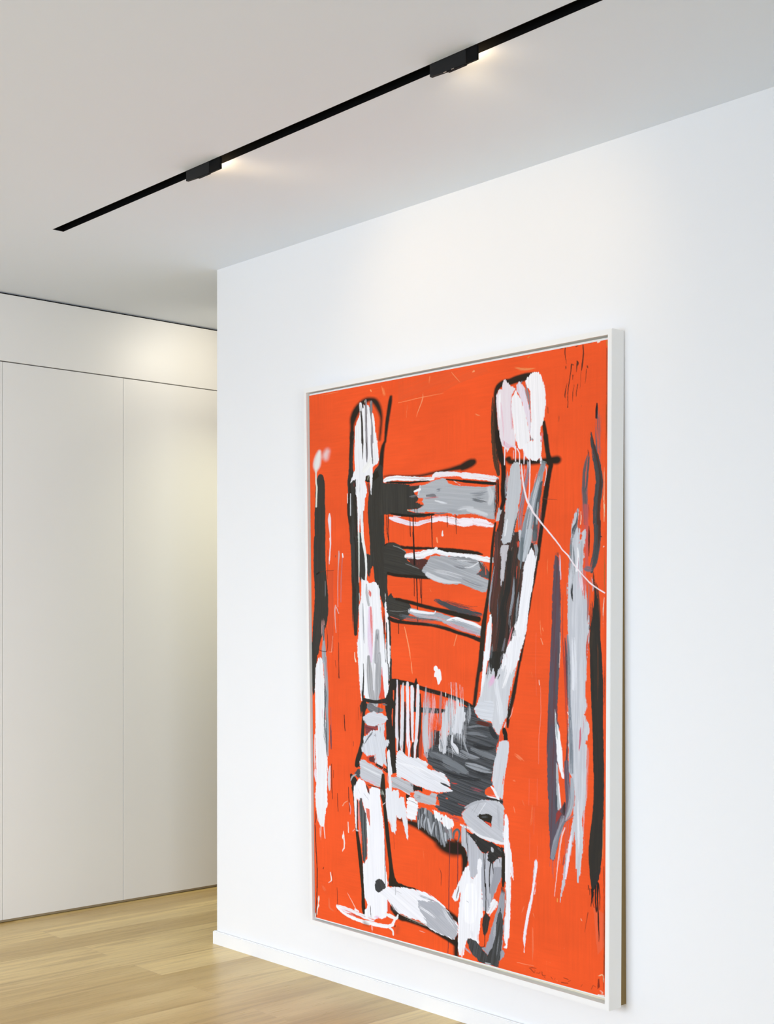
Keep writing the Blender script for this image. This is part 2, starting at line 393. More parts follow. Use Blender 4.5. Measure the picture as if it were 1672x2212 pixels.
S('404.5,7,1.4 418.3,25.7,3.5 429.6,38.4,1.9',0xee9463,d=0.45)
S('460.5,15,4.5 456.8,16.4,1.5',0xf3a06e)
S('319,8.4,3.3 317.2,40.5,3.3',0xf0804c,d=0.6)
S('349.6,6.3,2.6 346.3,26.7,2.6',0xf0804c,d=0.6)
S('464.7,115.5,5.2 475,119.6,2.6',0xf08a58,d=0.5)
S('430.3,61.7,0.8',0xf3975e)
S('561.1,25.1,6.4 579.1,30.8,10.3 599.6,32.9,6.5',0xe98850,d=0.5,s=4)
S('587.3,6.3,2 591.4,4.4,1.1',0xc9a24e)
S('219.2,14.1,10 225.9,36.9,10',0xf2834f,d=0.6,s=2)
S('186,14.8,3.3 187.8,18,3.3',0xf6a06a)
S('14.2,4,1.9 50.7,4.8,1.6 95.8,3.3,1.3',0xef9a66,d=0.5)
S('296.1,684.9,2.4 296.8,700.8,3.7 297.9,716.7,1.5',0xf6a070,d=0.35)
S('277.4,604.1,3.2 284.2,633.4,4 291.9,667.7,4 296.6,702,4',0xf79a68,d=0.4)
S('415.9,619.8,1.8 408.4,644.9,1.5',0xf79a68)
S('345.3,509.8,2.6 351,521.7,2.6',0xf79a68,d=0.4)
S('364.9,392.8,2.6 366.8,402.9,3.7',0xf79a68,d=0.3)
S('104.4,1276.8,1.1 116.2,1293,2.5 129.6,1311.6,3.6',0xf0b09a,d=0.3)
S('44.8,1303.9,4.4 46.3,1325.5,7.5 58.6,1331.6,5.4',0xea7048,d=0.3,s=3)
S('23.8,1274.5,7.5 34.4,1287,11.3',0xea7048,d=0.4,s=5)
S('559.7,881.9,8.4 574.7,891.9,8.4',0xf07c50,d=0.5,s=2)
S('554.3,998,4 556.9,1010,2.2',0xf4845c,d=0.4)
S('572.4,978,2.7 578.8,991.9,2.7',0xf07a50,d=0.5)
S('554.4,938.4,4 559.6,940.2,1.3',0xf4845c,d=0.4)
S('598,1221.7,3.3 601.1,1229.9,3.3',0xf08660,d=0.4)
S('596.5,1254.8,6.3 598,1329,6.4',0xee6e44,d=0.55)
S('579.6,1207.9,2.9 571.8,1227.6,1.5',0xf08660,d=0.5)
S('561.6,1336.9,1.3 581.1,1336.4,1.3 601.1,1334.9,0.9',0xf28a62)
S('614,578.4,1.8 616.6,618.8,1.8',0xf6905c,d=0.5)
S('619.2,599.8,3.1 621.8,608.6,2.1',0xf6905c,d=0.4)
S('631.8,448.4,1.6 630.6,470.9,1.6 631.9,489.7,1.3',0xf4854e,d=0.5)
S('322.7,1127.5,3.1 327,1157.5,3.1',0xf58050,d=0.5)
S('597.2,985.4,2.9 595.8,1020.4,4.3 590,1035.3,2.7',0xee7648,d=0.5)
S('590,930.8,0.8 589.4,989.3,0.8',0xee7f6e,a=0.7)
S('608.6,928.5,0.8 608.1,986.6,0.8',0xee7f6e,a=0.7)
S('601.5,991.7,0.8 600.9,1050.2,0.8',0xee7f6e,a=0.7)
S('591.4,1049,0.8 590.9,1107.8,0.8',0xee7f6e,a=0.7)
S('608.7,1073.9,0.8 608.1,1132.5,0.8',0xee7f6e,a=0.7)
S('605.7,611.2,0.8 605,679.5,0.8 606.4,747.8,0.8',0xee7f6e,a=0.6)
S('615.6,726.7,0.8 616.4,788.1,1 612.1,843.4,0.9 611.5,895.7,0.8',0xf09a86)
S('612.5,714.6,1.4 613.4,724.1,2.3',0xf3c2ae)
S('616.3,623.2,1.4 621.2,636.6,1.4',0xf5a880)
S('592.9,693.7,5.8 595.8,714.2,4.3',0xf08050,d=0.5)
P('-1.3,458.2 2.5,458.2 4.4,588.8 -0.4,598',0xee7040,d=0.4,g=90)
S('668.9,-0.2,2.6 668.8,14.4,1.9 671.9,35.1,0.9',0x5a2c1c,d=0.2)
S('670.7,40.5,2.3 670.7,46.2,2.8',0x5a2c1c,d=0.2)
S('682.8,38.7,3.1 681.1,54.6,1.9 675.4,93,1.9 674.9,121.1,1.4 674.6,129,2.4',0x5a2c1c,d=0.2)
S('685.1,39.6,2.6 687.4,40.6,1.1',0x5a2c1c,d=0.2)
S('694.2,33.4,2.2 695.4,39.1,5.1 693.7,44.4,2.4 692.8,56.6,0.9',0x5a2c1c,d=0.2)
S('706.6,1.7,2.3 707.5,20.1,2.3 705.3,41.9,3.3 703.4,55,1.6',0x5a2c1c,d=0.2)
S('702.8,56,0.9 700.6,93.5,0.8',0x5a2c1c,d=0.2)
S('715.2,48.1,3.6 716.9,52.8,1.7',0x5a2c1c,d=0.2)
S('714.1,54.5,1.6 711.4,84,0.8',0x5a2c1c,d=0.2)
S('673.3,78.1,1.2 669.1,97.7,2.2 669.1,107.9,1.6',0x5a2c1c,d=0.2)
S('688.1,82.6,1.4 685.2,100.1,1.6 684.9,119.2,0.9',0x5a2c1c,d=0.2)
S('696.1,82.8,1.4 692.9,100.2,1.6 692.7,109.1,0.9',0x5a2c1c,d=0.2)
S('705.3,122.1,0.9 702.5,137.3,1.6',0x5a2c1c,d=0.2)
S('656.3,144.6,1 655.7,158.1,1.7',0x5a2c1c,d=0.2)
S('657.9,0.6,1.9 663.7,0.8,1.2',0x5a2c1c,d=0.2)
S('691.9,2.3,1.9 697,1.6,0.9',0x5a2c1c,d=0.2)
S('718.4,-0,1.6 724,-0.3,1.6',0x5a2c1c,d=0.2)
S('685.7,62.1,2.1 684.6,72,0.9',0x5a2c1c,d=0.2)
S('632.1,121.9,1.7 632.7,135.7,1.7',0x5a2c1c,d=0.2)
P('735.7,-1.7 742.6,-1 741.2,2.6 736.2,3.3',0xf4ece2)
S('755.1,1.4,2.4 755.8,14.6,1.5',0xb9913c,d=0.3)
S('755.6,17.8,1.6 755.2,77.8,1.1 755.7,143.6,1.3 755.1,209.4,1.5',0x8a3a1c,d=0.35)
S('755.2,129.1,2.1 754.8,188.1,1.4 754.5,259.3,1.7 754.9,378.5,1.7',0x8c4a20,d=0.45)
S('750.9,263.7,1.2 750.5,318.5,1.9 751.3,366.3,1.7',0xf0c8a0,d=0.45)
S('753.7,381.5,2.1 753.1,425.8,1.7 752.5,521.9,1.7',0x8a6a30,d=0.4)
S('751.8,342,1.7 751.3,377.8,1.2',0xe8d0a8,d=0.3)
S('751.3,533.9,1.2 749.6,570.2,2.9 750.4,606.4,2.4',0xf0e2cc,d=0.3)
S('753.2,659.7,2.1 752.9,737.8,1.8 752.5,816.2,1.8',0x7a2c18,d=0.35)
S('753.3,1091.2,1.7 754,1161.3,1.4 754.7,1274.1,2 754.2,1345.2,1.7',0x6a3418,d=0.3)
S('590.3,1342.7,1.2 597.2,1339.9,1.4 606.4,1339,1.1',0x8a3018)
S('593.4,1343.6,1.6 597.2,1346.4,1.6 601.8,1349.6,1.2',0x8a3018)
S('601.4,1349.8,0.9 603.4,1344.8,0.9 602.6,1342.7,0.8',0x8a3018)
S('604.9,1348.8,0.8 613.2,1347.6,1.1 615.1,1343.9,0.8',0x8a3018)
S('619.3,1342.8,1.3 620.5,1349.9,1.4 627.6,1349.4,1.1',0x8a3018)
S('623.8,1351.9,1 626.8,1354.1,1',0x8a3018)
S('640.3,1349,1.2 643.3,1352.6,1',0x8a3018)
S('649.2,1349.5,0.8 647.7,1352.1,0.8',0x8a3018)
S('668.3,1343.2,1.3 677.8,1343.9,1.4',0x8a3018)
S('663.2,1354.5,1.5 677.1,1352.4,1.5',0x8a3018)
S('678.5,1348.1,1.1 683.6,1344.8,0.8',0x8a3018)
S('705.9,1351.5,1 708.7,1346.4,0.8',0x8a3018)
S('727.8,1351.1,1 731.3,1343,1 736.9,1344.3,0.9',0x8a3018)
P('741.7,1327.3 744.5,1325.1 745.9,1341.8 741.1,1347.4',0x8a2c16,d=0.3)
S('743.9,1350.9,4.7 749.4,1352.2,6.2 746.7,1357.3,2.5',0xf3ead8,d=0.4)
P('738.3,1362.5 742.5,1358.4 755,1356.3 756.4,1362.3 750.8,1362.5',0xe9e4d8,d=0.2)
S('743.1,1319.8,2.7 752.1,1315.9,1.6 752.8,1331.4,1.7',0xefd0a4,d=0.4)
S('653.6,1353.4,0.8',0xf6e8d8)
S('579.5,1341.3,1.3 580.3,1355.4,1.3',0xeeb49a,d=0.4)
S('654.1,1178.5,2.1 653.7,1185.1,2.1',0xf2a048)
S('705.5,1210.5,2.2 706.9,1213.7,2.2',0xf0a080)
S('668.9,1280.7,0.8',0xf3b49c)
S('29.9,152.9,10.6 25.7,166.5,19.6 21.9,183,22.2 20,194.1,12.5 19.1,201.1,4.6',0xeae7e2,s=5)
S('54.6,154.2,12.2 50.2,162.1,15.8 51,169.1,10.4',0xecdcdc,s=10,a=0.9)
S('38.8,166.5,0.8',0xeccfc8,s=9,a=0.7)
S('19.1,199.7,4.2 19,229.3,4.6 21.1,243.6,4.9 19.5,271.7,4.6 18.7,293.6,5',0xe0e2d6)
S('31.5,214.9,10.4 32.5,220.6,19.3 31.8,237.4,29 30.8,272.6,30.3 29.9,314.9,33.8 29.3,385.6,33.8 28,377.7,35.9 27.6,407.7,37.3 27,452.8,38.3 30.5,498,40.7 31.8,543.2,43.8 28,588.5,44.4 22.1,611.3,37.1 14.1,641.9,26.2 10.9,672.4,22.1 10.2,652,22.2 6.8,694.9,17 4.5,725.6,12.5 3.8,771.5,7.6 3.6,785.4,1.5',0x3a3833,r=1.2,m=0.12,c=0x2f2b22)
S('19.1,199.7,4.2 19,229.3,4.6 21.1,243.6,4.9 19.5,271.7,4.6 18.7,293.6,5',0xe0e2d6)
S('18.3,469.9,4.3 26.8,465.1,3.6',0x100e0a)
S('26.8,464.8,1.2 47.3,462,1.2 71.2,461.6,0.9',0x5a2a20)
S('53.5,408.7,1.1 52.2,483.3,1.1',0x7a3322)
S('44.2,490.7,4.8 43.7,528.2,3.7',0x77797c,d=0.55)
S('36.4,588.4,7.5 36.2,606.5,11.2 35.9,626.2,11.2',0xb98a86,d=0.35)
S('37.1,603.5,2.6 37.9,641.2,7.5 37.3,663.9,12.3 38.7,695.9,13.1 40.7,685.9,11.6 43,723.6,11.2 46,784,11.2 46.3,859.9,9.7 45.9,936.1,7.5',0xa3a7ae,d=0.15,m=0.2)
S('39.5,603.5,2.6 37.9,641.2,2.6',0x3a3536)
S('21.3,666,1.3 30.7,669.5,1.6 46.5,669.6,1.6 49.8,656,1.8 49.7,633.4,1.5 47.3,606.3,1.1',0x2d211e)
S('53.9,670.9,1.8 63.1,672.1,2.5',0xf0b48c,d=0.3)
P('25.8,683.7 33.2,693.8 36.5,723.9 39.3,769.3 40,814.8 42,875.5 45,936.2 47.2,983.6 43.9,968.5 43,1003.3 42.1,1032.3 43.2,1052.5 44.8,1063.8 39.4,1074.8 35.5,1098.6 33.2,1117.9 27.7,1123.4 18.9,1120.2 13.1,1109.4 8.3,1086.7 4.4,1046.3 7.8,1029.7 10.1,992.9 11.5,978.4 8.9,955.6 8.6,909.4 8.1,847.9 7.6,771.3 9.2,725.3 12.7,703.8',0xf0f0f2,r=1.6,g=90,m=0.04)
S('40.8,754,7.5 42.1,799.5,9.4 40.5,845.2,10.5 40.9,890.9,9.4 43.9,943.9,6.4',0x50575c,d=0.5)
S('34.6,868.6,7.6 41.6,906,9.5',0x60666a,d=0.66)
S('30.6,820.1,3.8 30.2,844.5,2.6',0xe2b8d4,d=0.3)
S('23.7,1120.9,10.8 22.6,1135.7,10.1 22,1153.3,9.1',0xf0cabc,d=0.66)
S('32.4,1118,2.2 33.3,1135.4,2.6 35.2,1151.1,2.2',0xf2dcd8)
S('6.7,980.2,7.2 6.2,993.4,6.6 7.8,1009.3,2.2',0xeedfe9,d=0.2)
S('6,888.1,3.1 4.4,940.7,3.8 5.7,986.8,5.8',0xefd2d0,d=0.35)
S('53.1,964.5,3.9 51.1,984.9,7.7 50,1002.4,8.9 51,1021,6.1 51,1026.1,2.5',0xd6d6dc,d=0.05)
S('57.1,859,2.6 57.4,889.3,4.5 57.8,919.6,2.6',0x5a4450,d=0.15)
S('58,813.4,1.5 58.2,858.9,1.5',0x9a5a58)
S('58.1,958.2,1.8 58.6,1015.7,2.1 60.9,1047.1,1.4',0x401f1a)
S('6.2,1085.6,1.5 6.9,1103,2.5 3.4,1116.8,2.1',0x3a221c)
S('3,1121.3,2.2 4.5,1140.1,3 6.1,1183.9,2.6 8.4,1227.7,2.6 8.1,1282.3,2.6',0x45241c)
S('9.1,1233.3,2.6 7.4,1292.6,2.6 5.1,1330.1,2.6 3.3,1358.6,3',0x3a201a)
S('1.6,1350.1,2.6 2,1358.2,3',0xeee2d6)
S('59.9,315.3,3.5 59.7,329.3,9.3 60.8,351.8,6.9 61.6,365.9,4.1 62.4,387,3.5 61.2,379.2,5.5 61.9,394.1,4 59.2,423.8,3.3 57.3,444.6,1.5',0xf1e0e6)
S('58.8,426.7,4.4 58.3,434.2,3.3',0xf5eaec)
S('87.7,412.9,2.9 87.9,424.7,4.7 85.4,454.2,2.2 83.4,498.6,2 83.1,555.1,1.6',0xd9a9a6)
S('87.7,415.1,0.8',0x4a2a24)
S('78,424.4,2.5 77,427.3,1.8',0x8a4a34)
S('98.8,419.9,3.6 99.9,428.1,3.9',0xf5ecec)
S('98.3,431,1.6 94.1,484,1.6 92.5,543.2,1.3',0xb08088)
S('75.9,551.4,3.6 73.5,565.6,4 74.6,595.4,2.6 76.5,620.7,1.5',0xe2aaa2)
S('78.2,555.1,1.8 85.3,571.4,2.9',0xe2b0aa)
S('66.4,629.9,1.5 62.2,670.6,1.8',0xf0a488)
S('67.5,465.7,0.9 64.8,678,0.9',0xc24a28)
S('83.6,558,0.9 82.9,694,0.9',0x8a3a22)
S('84.4,646.8,1.1 84.2,706.6,1.8 84.4,736.5,2.9',0x5c2418)
S('72.9,692.1,1.1 75.4,710,1.1',0x7a3020)
S('99.4,829.7,2.2 100.6,855.1,2.5 101.7,869.2,2.2',0x4a1c14)
S('63.2,733.1,0.8',0x6a3020)
S('142.5,807,0.9 142.2,838.1,0.9',0x7a2c1c)
S('126.5,894.4,2.5 126.4,906.4,1.8',0xb04428,d=0.4)
S('75.9,1030.6,1.4 76.5,1053.5,2.1 77.6,1075.6,1.8',0x7a2a1c)
S('110.4,1010.2,1.7 111.3,1037.1,2.4 113.3,1070.9,2.1',0x6a2a20)
S('112.6,1049.7,1.8 116.6,1064.7,2.1 114.8,1077.8,1.4',0xe0a0ac)
S('64.4,973.2,1.2 64.1,992.6,1.2',0x8a3422)
S('107.5,1045.4,1.1 97.2,1051.9,1.7 91.9,1059.8,2.2',0xf0b090)
S('108.3,1098.7,2.4 109.3,1124.2,2.4',0xf3e2d8)
P('93.8,1123.2 96.2,1133.6 98.8,1153.2 96.7,1166.4 89.7,1175.6 92.4,1165.8 94.3,1151.1 89.6,1139',0xf6eee8)
S('94.8,1139.5,1.4 95,1165.3,1.4',0xe28a60)
S('51.5,1235.5,2.6 54.1,1252.5,3.6 52.1,1257.2,2.1 45.5,1262.7,1.1',0xf2e6de)
S('30.3,1225.7,1.3 28.1,1230.5,2.3',0x3a1814)
S('29.2,1174.7,0.8',0xf3c0ae)
S('122,1119.3,1.2 130.5,1110.8,1.1',0xf2c4b4)
S('57.3,1238.8,0.9 57.7,1260.5,0.9',0x9a3c22)
S('13.6,1303.1,2.5 12.6,1310.7,5.5 11.7,1321.3,1.5 12,1327.1,4.6 8.6,1335.2,3.2 6.2,1352,1.5',0xf4e8dc)
S('72,1270.5,1.4 72.7,1300.9,1.8 72.7,1328.4,1.1',0x8a3420)
S('58.1,1232.7,0.9 57.4,1261.9,0.9',0x9a3c22)
S('133,669.6,1.8 133.2,682.2,2.5 135.8,692.4,4.3',0xf6e0c8)
S('130.9,116.1,13 127.6,170.3,11.7 126.6,204.4,12.7 128,225,19.9 128.6,238.8,25.7 130.4,266.3,26.6 129.3,293.7,29.9 130.6,321.2,31.2 132.8,355.7,25.2 133.6,390.1,24.5 135,382.6,25.6 136,426.3,22.5 136.2,484.7,21.4 138,513.9,22.1 136.8,550.5,19.3 136.9,587.1,14.1 136.5,623.8,8.8',0x2b2419,r=1.0,s=1.5,c=0x3c3b38,m=0.3)
S('137.8,499.3,22.8 136.6,535.8,21.8 135.8,572.5,19.4 136.1,609.1,15.9 136.2,653.2,10.6',0x3a3833,d=0.42,e=0.5)
S('130.8,127.5,12.8 131.5,97.6,13.2 134.4,80,19.5 143.7,61.9,22 158.2,47.6,19.5 171.6,39.2,14.9 185.8,38,11.5 199.8,46.2,15.8 210.1,63.7,13.8 215.4,82,9.2 216.3,96.7,7.3 213.7,119.7,7 211.1,141.4,5.6',0x2a2016,s=5)
S('243.8,40.3,7.7 241.5,53.6,11.2 236.6,79,10.8 231.2,110.3,9.8 226.6,149.9,6.3 228.8,135.9,5.5 225.9,147.5,6.4 220.3,161.5,10.5 217,179.8,12.4 214.8,200.8,13.7 211.1,219.2,17.6',0x2a2016,s=2.5)
S('211.2,212.5,16 206.3,225.4,27.3 202.9,245.2,35.3 200.2,278.5,43.3 198.4,305.3,46.4 199.6,345.7,45 201.6,393,41.8 202.2,385.6,42.1 203.5,421.4,44.1 210.4,457.3,40.2 211.9,485.9,36.9 215.9,507.4,28.4 220.7,526,21.7 224.3,543.1,18.3 230.4,571.6,11 234.3,600.1,8.3 236.5,628.6,5.7 237.4,687.4,4.3 238.1,685.1,6.6 235.7,728.2,10',0x3a3833,r=1,m=0.22,c=0x322f28)
P('166,239.3 172.6,225 180.8,221.7 192,224.1 204.8,217.2 209.4,232.4 188.6,246.6 175.7,244.2',0x2b2419)
P('143.6,368.5 156.6,369.1 164,407 170.8,421.7 181,425.6 193,419.6 191,452.5 183.3,462.4 177.9,485.3 173.7,470.8 172.1,462.1 170.1,493.9 153.6,493.7 144.3,470.2',0x3a3833,r=1.5,m=0.2)
P('155.5,314.6 162,315 162,391.3 152.2,390.9',0x3a3833)
P('174,248.1 180.5,246 182,262.3 177,272.7',0x8a4030,d=0.3)
P('154.7,42.6 159.1,41.8 162.3,46.7 168,50.5 175.1,49.3 180.4,51.5 183.8,63 194.2,75.5 196.7,91.2 198.3,113.4 204.1,147.3 200.9,124.6 208.2,190.8 205,199.9 194.5,205.8 191.3,209.2 189.6,225.2 188.4,257.4 185.9,276.1 182.8,263.7 180.7,227.1 171,227.6 167.9,242.2 174.2,263 172.5,275 167.2,282.8 165.2,315.2 162.8,315.1 161.4,323.1 162.3,364.1 164.8,392.8 157.9,392.5 155,363.7 152.9,319.9 150,363.4 150.1,392.2 145.6,392 146.4,319.5 145.1,279.8 139.8,271.2 140.7,233 131.6,236.3 122.3,245.1 128.3,231.9 139.3,206.9 137.2,171.3 139.5,117.1 139.5,113.6 140.5,101.7 145.2,90.4 150.7,80.7 154.4,70.8',0xf3f3f6,r=1.1,g=88,m=0.05)
S('154.6,44.1,5.3 156.3,56.2,7.1 158,68.3,5.3',0xb8b8ba,d=0.4)
S('162.7,42.3,5.4 163.5,55.7,3.6',0x2b2419,d=0.2)
S('158,63.9,3.9 160.4,93.9,5.4 161.3,142.4,6.1 161.9,133.4,4.9 162,155,3.6 161.7,184.7,1',0x332d27,e=0.25)
S('171.7,37.7,4.6 172.9,58.5,6.1 172.6,88,5.7 173.5,143.8,6.1 172.8,126.6,4.8 174.1,155,5.8 173.9,177.9,5.8 174.2,195.4,2.3',0x4a4440,e=0.3,c=0x9c979c,m=0.6)
S('187.5,44.4,7.1 187.3,63.5,8.5 187.2,81.1,3.5 189.6,105,4.2 190.1,145.7,6 188.1,128.4,4.9 188.5,163.3,4.8 190.9,198.5,2.6',0x9b969c,m=0.5,c=0x6a6668)
S('169.9,38.2,2.5 168.9,44.7,1.4',0xc6c8b0,d=0.3)
S('187.5,42.9,2.5 186.6,50.2,1.4',0xc6c8b8,d=0.3)
S('185.9,185.9,6.5 176.1,202.4,14.5 166.3,212.2,14.3',0xf5f5f3,d=0.08)
S('134.5,119.3,1.7 133.5,131.4,1.7',0xe8e6c8,d=0.3)
S('144.8,234.7,1.7 143.6,271.4,1.3',0xb5b5b8,d=0.2)
S('152.9,247.7,2.3 151.8,268,1.6',0xc8c8cc,d=0.4)
S('124.9,268.6,2.3 124.6,300.2,3 124.6,323.6,2.7',0xc9ccd0)
S('115.4,267.9,2 115.6,291.3,2.3',0xf2ddd8,d=0.15)
S('177.5,229.5,2.3 176.1,238.8,1.6',0xb8bca8,d=0.3)
S('135.6,243.5,1.7 135.1,250.3,2.3',0x7a2c28,d=0.3)
S('148.5,368.7,4.2 148.6,426.7,3.8 148.1,470.3,2.8 147.5,493.6,1.4',0xd9ded6)
S('157.5,369.2,6.9 162.4,398.3,7.6 167.6,427.4,6.5 169.6,456.3,5.5 168,492.4,4.8',0xeef0ee)
P('154.6,479.9 158.9,486.5 163.2,488.7 171,489.6 176.9,495.4 182.1,496.9 188.9,492.4 195.7,494.5 200.8,501.5 204.1,500.8 208.3,511.6 210.5,543.1 213.5,583.2 219.1,614.7 221.5,636.1 223.8,657.6 225.7,628.9 223.4,600.3 221.2,564.6 220.6,544.5 225.6,541.7 229.7,550.2 232,578.7 234.1,621.5 236.3,657.1 236.1,687.5 236.4,650.9 235.2,685.2 234.1,728.2 230.8,757.1 227.8,777.8 219.4,778.8 215.5,743.7 212.4,707.8 210.1,744 205.4,777.6 194.6,801.6 187.8,797.7 174.1,788.5 169.3,785.2 167.2,786.8 162.9,783.5 159.5,774.9 157.8,761.8 153.2,790 150.6,789.5 149.1,762.3 144.4,711.1 141.6,674.5 141.5,645.1 141.5,653 144.5,616.3 147,579.7 146,554.8 152.6,540.2 154.4,506.8',0xf2f2f5,r=1.3,g=88,m=0.06)
S('177.6,515.7,6.8 180.1,522.9,8.5 180.9,530.1,3.4',0xe06a62,d=0.3)
S('158.3,547.5,3.1 159.6,586.8,3.8 161.6,645.1,2.8',0xa9abb0,d=0.3)
S('170,499.7,5.2 171.5,525.8,8.6 176.4,550.4,6.9',0xb9babd,d=0.15)
S('177.2,557.6,6.9 177.6,601.1,10.3 178.9,644.6,13.8 180.2,688.1,12.1',0xe6c4e2,d=0.2,a=0.8)
S('181.8,556.1,5.1 183.3,586.5,6.9 184.3,622.7,5.1 184.7,673.4,3.4',0xe58482,d=0.35)
S('200.6,615.1,10.2 199.4,651.2,15.3 198.2,689.1,17.1 201.2,672.2,17 202.3,701.1,16.2 199.7,759.1,17.9 195.5,797.2,10.2',0xb3b4b8,m=0.2,s=2)
S('200.5,618,5.1 198.7,636.8,6.8',0x7a7c80,d=0.45)
S('174.3,679.8,8.7 176.5,716.8,15.6 180.4,760.3,17.4 186.1,789.1,15.6 191.2,801.9,5.2',0xaeaeb1,m=0.2,s=1.5)
S('187.1,687.2,5.2 189,759.8,5.2',0xdedee2,d=0.25)
S('158.5,697.2,1.4 159.5,717.7,2.4 158,747.1,3.8 156.4,782.4,4.9',0x24221f,d=0.1)
S('153.5,762,2.5 154.1,782.6,2.5',0x3a3936,d=0.4)
S('218,550.3,4.4 220.1,600.3,5 220.6,636.2,4.4',0x26241f,d=0.3)
S('220.6,636.2,1.7 222.7,688,1.7 224,685.7,1.6',0x8a8a8e)
S('226.5,594.5,3 227.3,643.1,3 228,687.8,2.3 231,699.7,2.3 231.4,745.6,2',0x2b2926)
P('212.1,710.7 215.9,735 217.9,758 219.4,778.4 203.3,779.9 207.7,761.5 210.1,736.8',0xe4523a)
S('212.5,703.5,1.7 213.6,723.6,2.4',0xd88aa0,d=0.3)
S('222.4,523.1,5 223.7,534.6,4.3 222.2,546,5',0xdcdfe0,d=0.45)
S('148.1,521.3,2.8 149.6,540.2,2.8',0xa8aca6,d=0.4)
S('223.2,234.2,1.9 242,233.9,3.2 287.9,239.4,3.9 320.9,241.7,5.8 361.9,237.8,6.5 397.6,234.8,8.6 432.6,230.6,14.3 451.9,224.4,15.3 431.7,232.1,17.7 449.7,225.8,20.5 458.5,223.4,15.2',0x2c1e13,s=4)
P('213.6,250.7 241.8,251.8 287.8,259.6 322.9,263.9 317.7,272.5 305.7,279.4 311.6,288.9 317.5,295.9 311.5,304.5 330.8,313.7 317.4,320.5 287.3,321.1 296.4,327 332.1,333.2 358.5,334.8 359.2,338.1 332.1,341.6 302.3,339.8 272,335.9 241.2,328.7 212.9,328.3',0x3a3833,r=1.2,m=0.15)
S('239.7,326,3.2 264.4,331.5,5.8 302.3,336.5,5.7 339.5,336.2,5.2 359.2,336.1,3.1',0x231d14,s=1)
S('229.4,248.1,4 287.8,255.7,5.7 317.8,255.7,4.4 347.3,256.3,3.4',0x231d14,s=0.6)
S('293.8,263.4,2.1 308.8,262.7,3.9 323.7,263.3,2.6',0xe2573a,d=0.25)
S('224.7,244.3,8.5 235.7,241.3,10.9 257.4,241.2,11.4 280.3,244.6,11.2 305.9,247.5,9.9 326.7,249.4,8.8 356,251.9,7.7',0xf2f2f5,d=0.12,m=0.12,r=1.5)
S('357.5,248.9,8.5 363.3,244.9,13.4 379.1,243.8,12.8 404.7,245.5,10.8 432.6,250.6,8.7 456.2,255.2,12.2 433.5,250.9,13.7 460.2,256.6,13.7 486.5,261.3,13.6 508.1,267.2,14.7',0xf2f2f5,d=0.1,m=0.1,c=0xead2dc,r=1.6)
S('514,266.2,7.2 520,268.3,3.1',0xdadadd,d=0.3)
S('317.8,251.8,3.9 347.3,252.5,2.6',0x6a6a6c,d=0.55)
S('387.6,252.8,2 411.6,255,2.5',0xe4583a)
S('390.5,256.9,3 418.6,261.9,4.5 456.1,269.5,5.7 433.4,264.7,6.5 472.5,271.7,6.7 511.5,277.8,6.9',0x231d14,s=0.6)
S('415.3,268.1,4.9 463.7,277.8,2.6',0xe0563a,d=0.3)
P('361.8,255.6 370.5,253.9 379.1,253.1 389,256.1 396.1,265 411.6,272.6 432.5,276.8 437,276.4 463.6,280.2 493.4,283.5 510.6,280.9 512.3,304.9 511.4,328.6 509.6,357.2 489.7,352 463.5,343.1 445.7,340.4 420.5,342.1 418.3,343 404.2,340.2 390.1,334.3 361.4,333.7 339.5,331 317.3,330.9 296.4,327 292.6,322.2 317.4,320.5 332.2,312.5 326.4,303 330.9,296.9 316.1,293.2 314.6,289.2 323.7,265.3 337,262.5',0xb6b9be,r=1.5,g=8,m=0.12,c=0x9a9ea4)
S('322.2,266.4,4.5 316.1,289.3,4.5',0xc9ccd0,d=0.2)
S('339.7,291.1,5.2 355.8,291.6,7.7 361.6,294,5.1',0x77777b,d=0.3)
S('335.3,297.2,2.6 358.7,296.4,3.9 370.2,296.6,2.1',0xb9787c,d=0.25)
S('368.9,280.5,7.9 374.6,279.7,6.5',0x7d8188,d=0.35,s=3)
S('363.1,285.2,2 363.7,295.5,2',0x50555a,d=0.3)
S('454.7,300.5,12.9 472.4,301.9,17.8 489.9,300,16.3',0x8b8f95,d=0.3,s=3)
S('454.7,307,6.4 472.4,311.5,11.1 488.1,315.8,6.3',0x6c7075,d=0.4,s=2)
S('361.5,304.3,2.5 378.8,310,4.5 391.6,313,1.5',0xdcdfe3,s=1.5)
S('414.1,332,5.2 432.3,327.6,7.6 455.9,328.5,6.2 445.7,330.7,9.8 468.8,338.6,9.6 489.7,346.4,7.9',0xcfd2d6,s=2,d=0.15)
S('496.8,287.8,10.1 502,304.1,12.1 498.5,319.8,10.5',0xc8cbcf,s=3)
S('397.2,329.7,7.6 425.3,335.3,7.5',0xa2a6ac,s=3,d=0.2)
S('410.2,262.4,2 425.5,273.8,2.5',0xd8d0d0,d=0.4)
S('417.2,268,3.7 429.7,271.6,2.5',0xd9604a,d=0.35)
S('307.2,278.2,4.7 320.7,274.3,6.3',0xf0f0f2)
S('296.6,290.4,8 316.1,289.3,5.3',0x6f7175,d=0.55)
S('308.5,303,2.6 329.3,307.1,3.4 314.5,312.5,1.9',0xb9bcae,d=0.55)
S('287.3,321.8,2.6 291.9,322.8,2.1',0xa8b090)
S('361.3,335.6,6.4 375.8,336.6,6.4 391.5,335.6,5.1',0x6c7076,d=0.4)
S('516.6,270.4,8.6 515.7,305.1,11.3 513.6,333.6,10.3 511.3,352.5,10.4',0x2a2620,d=0.22)
P('519.9,333.2 530.9,326.8 528.4,345.6 525,361.3 512.2,362.4 515.6,349.6',0xbcbfc4,r=1)
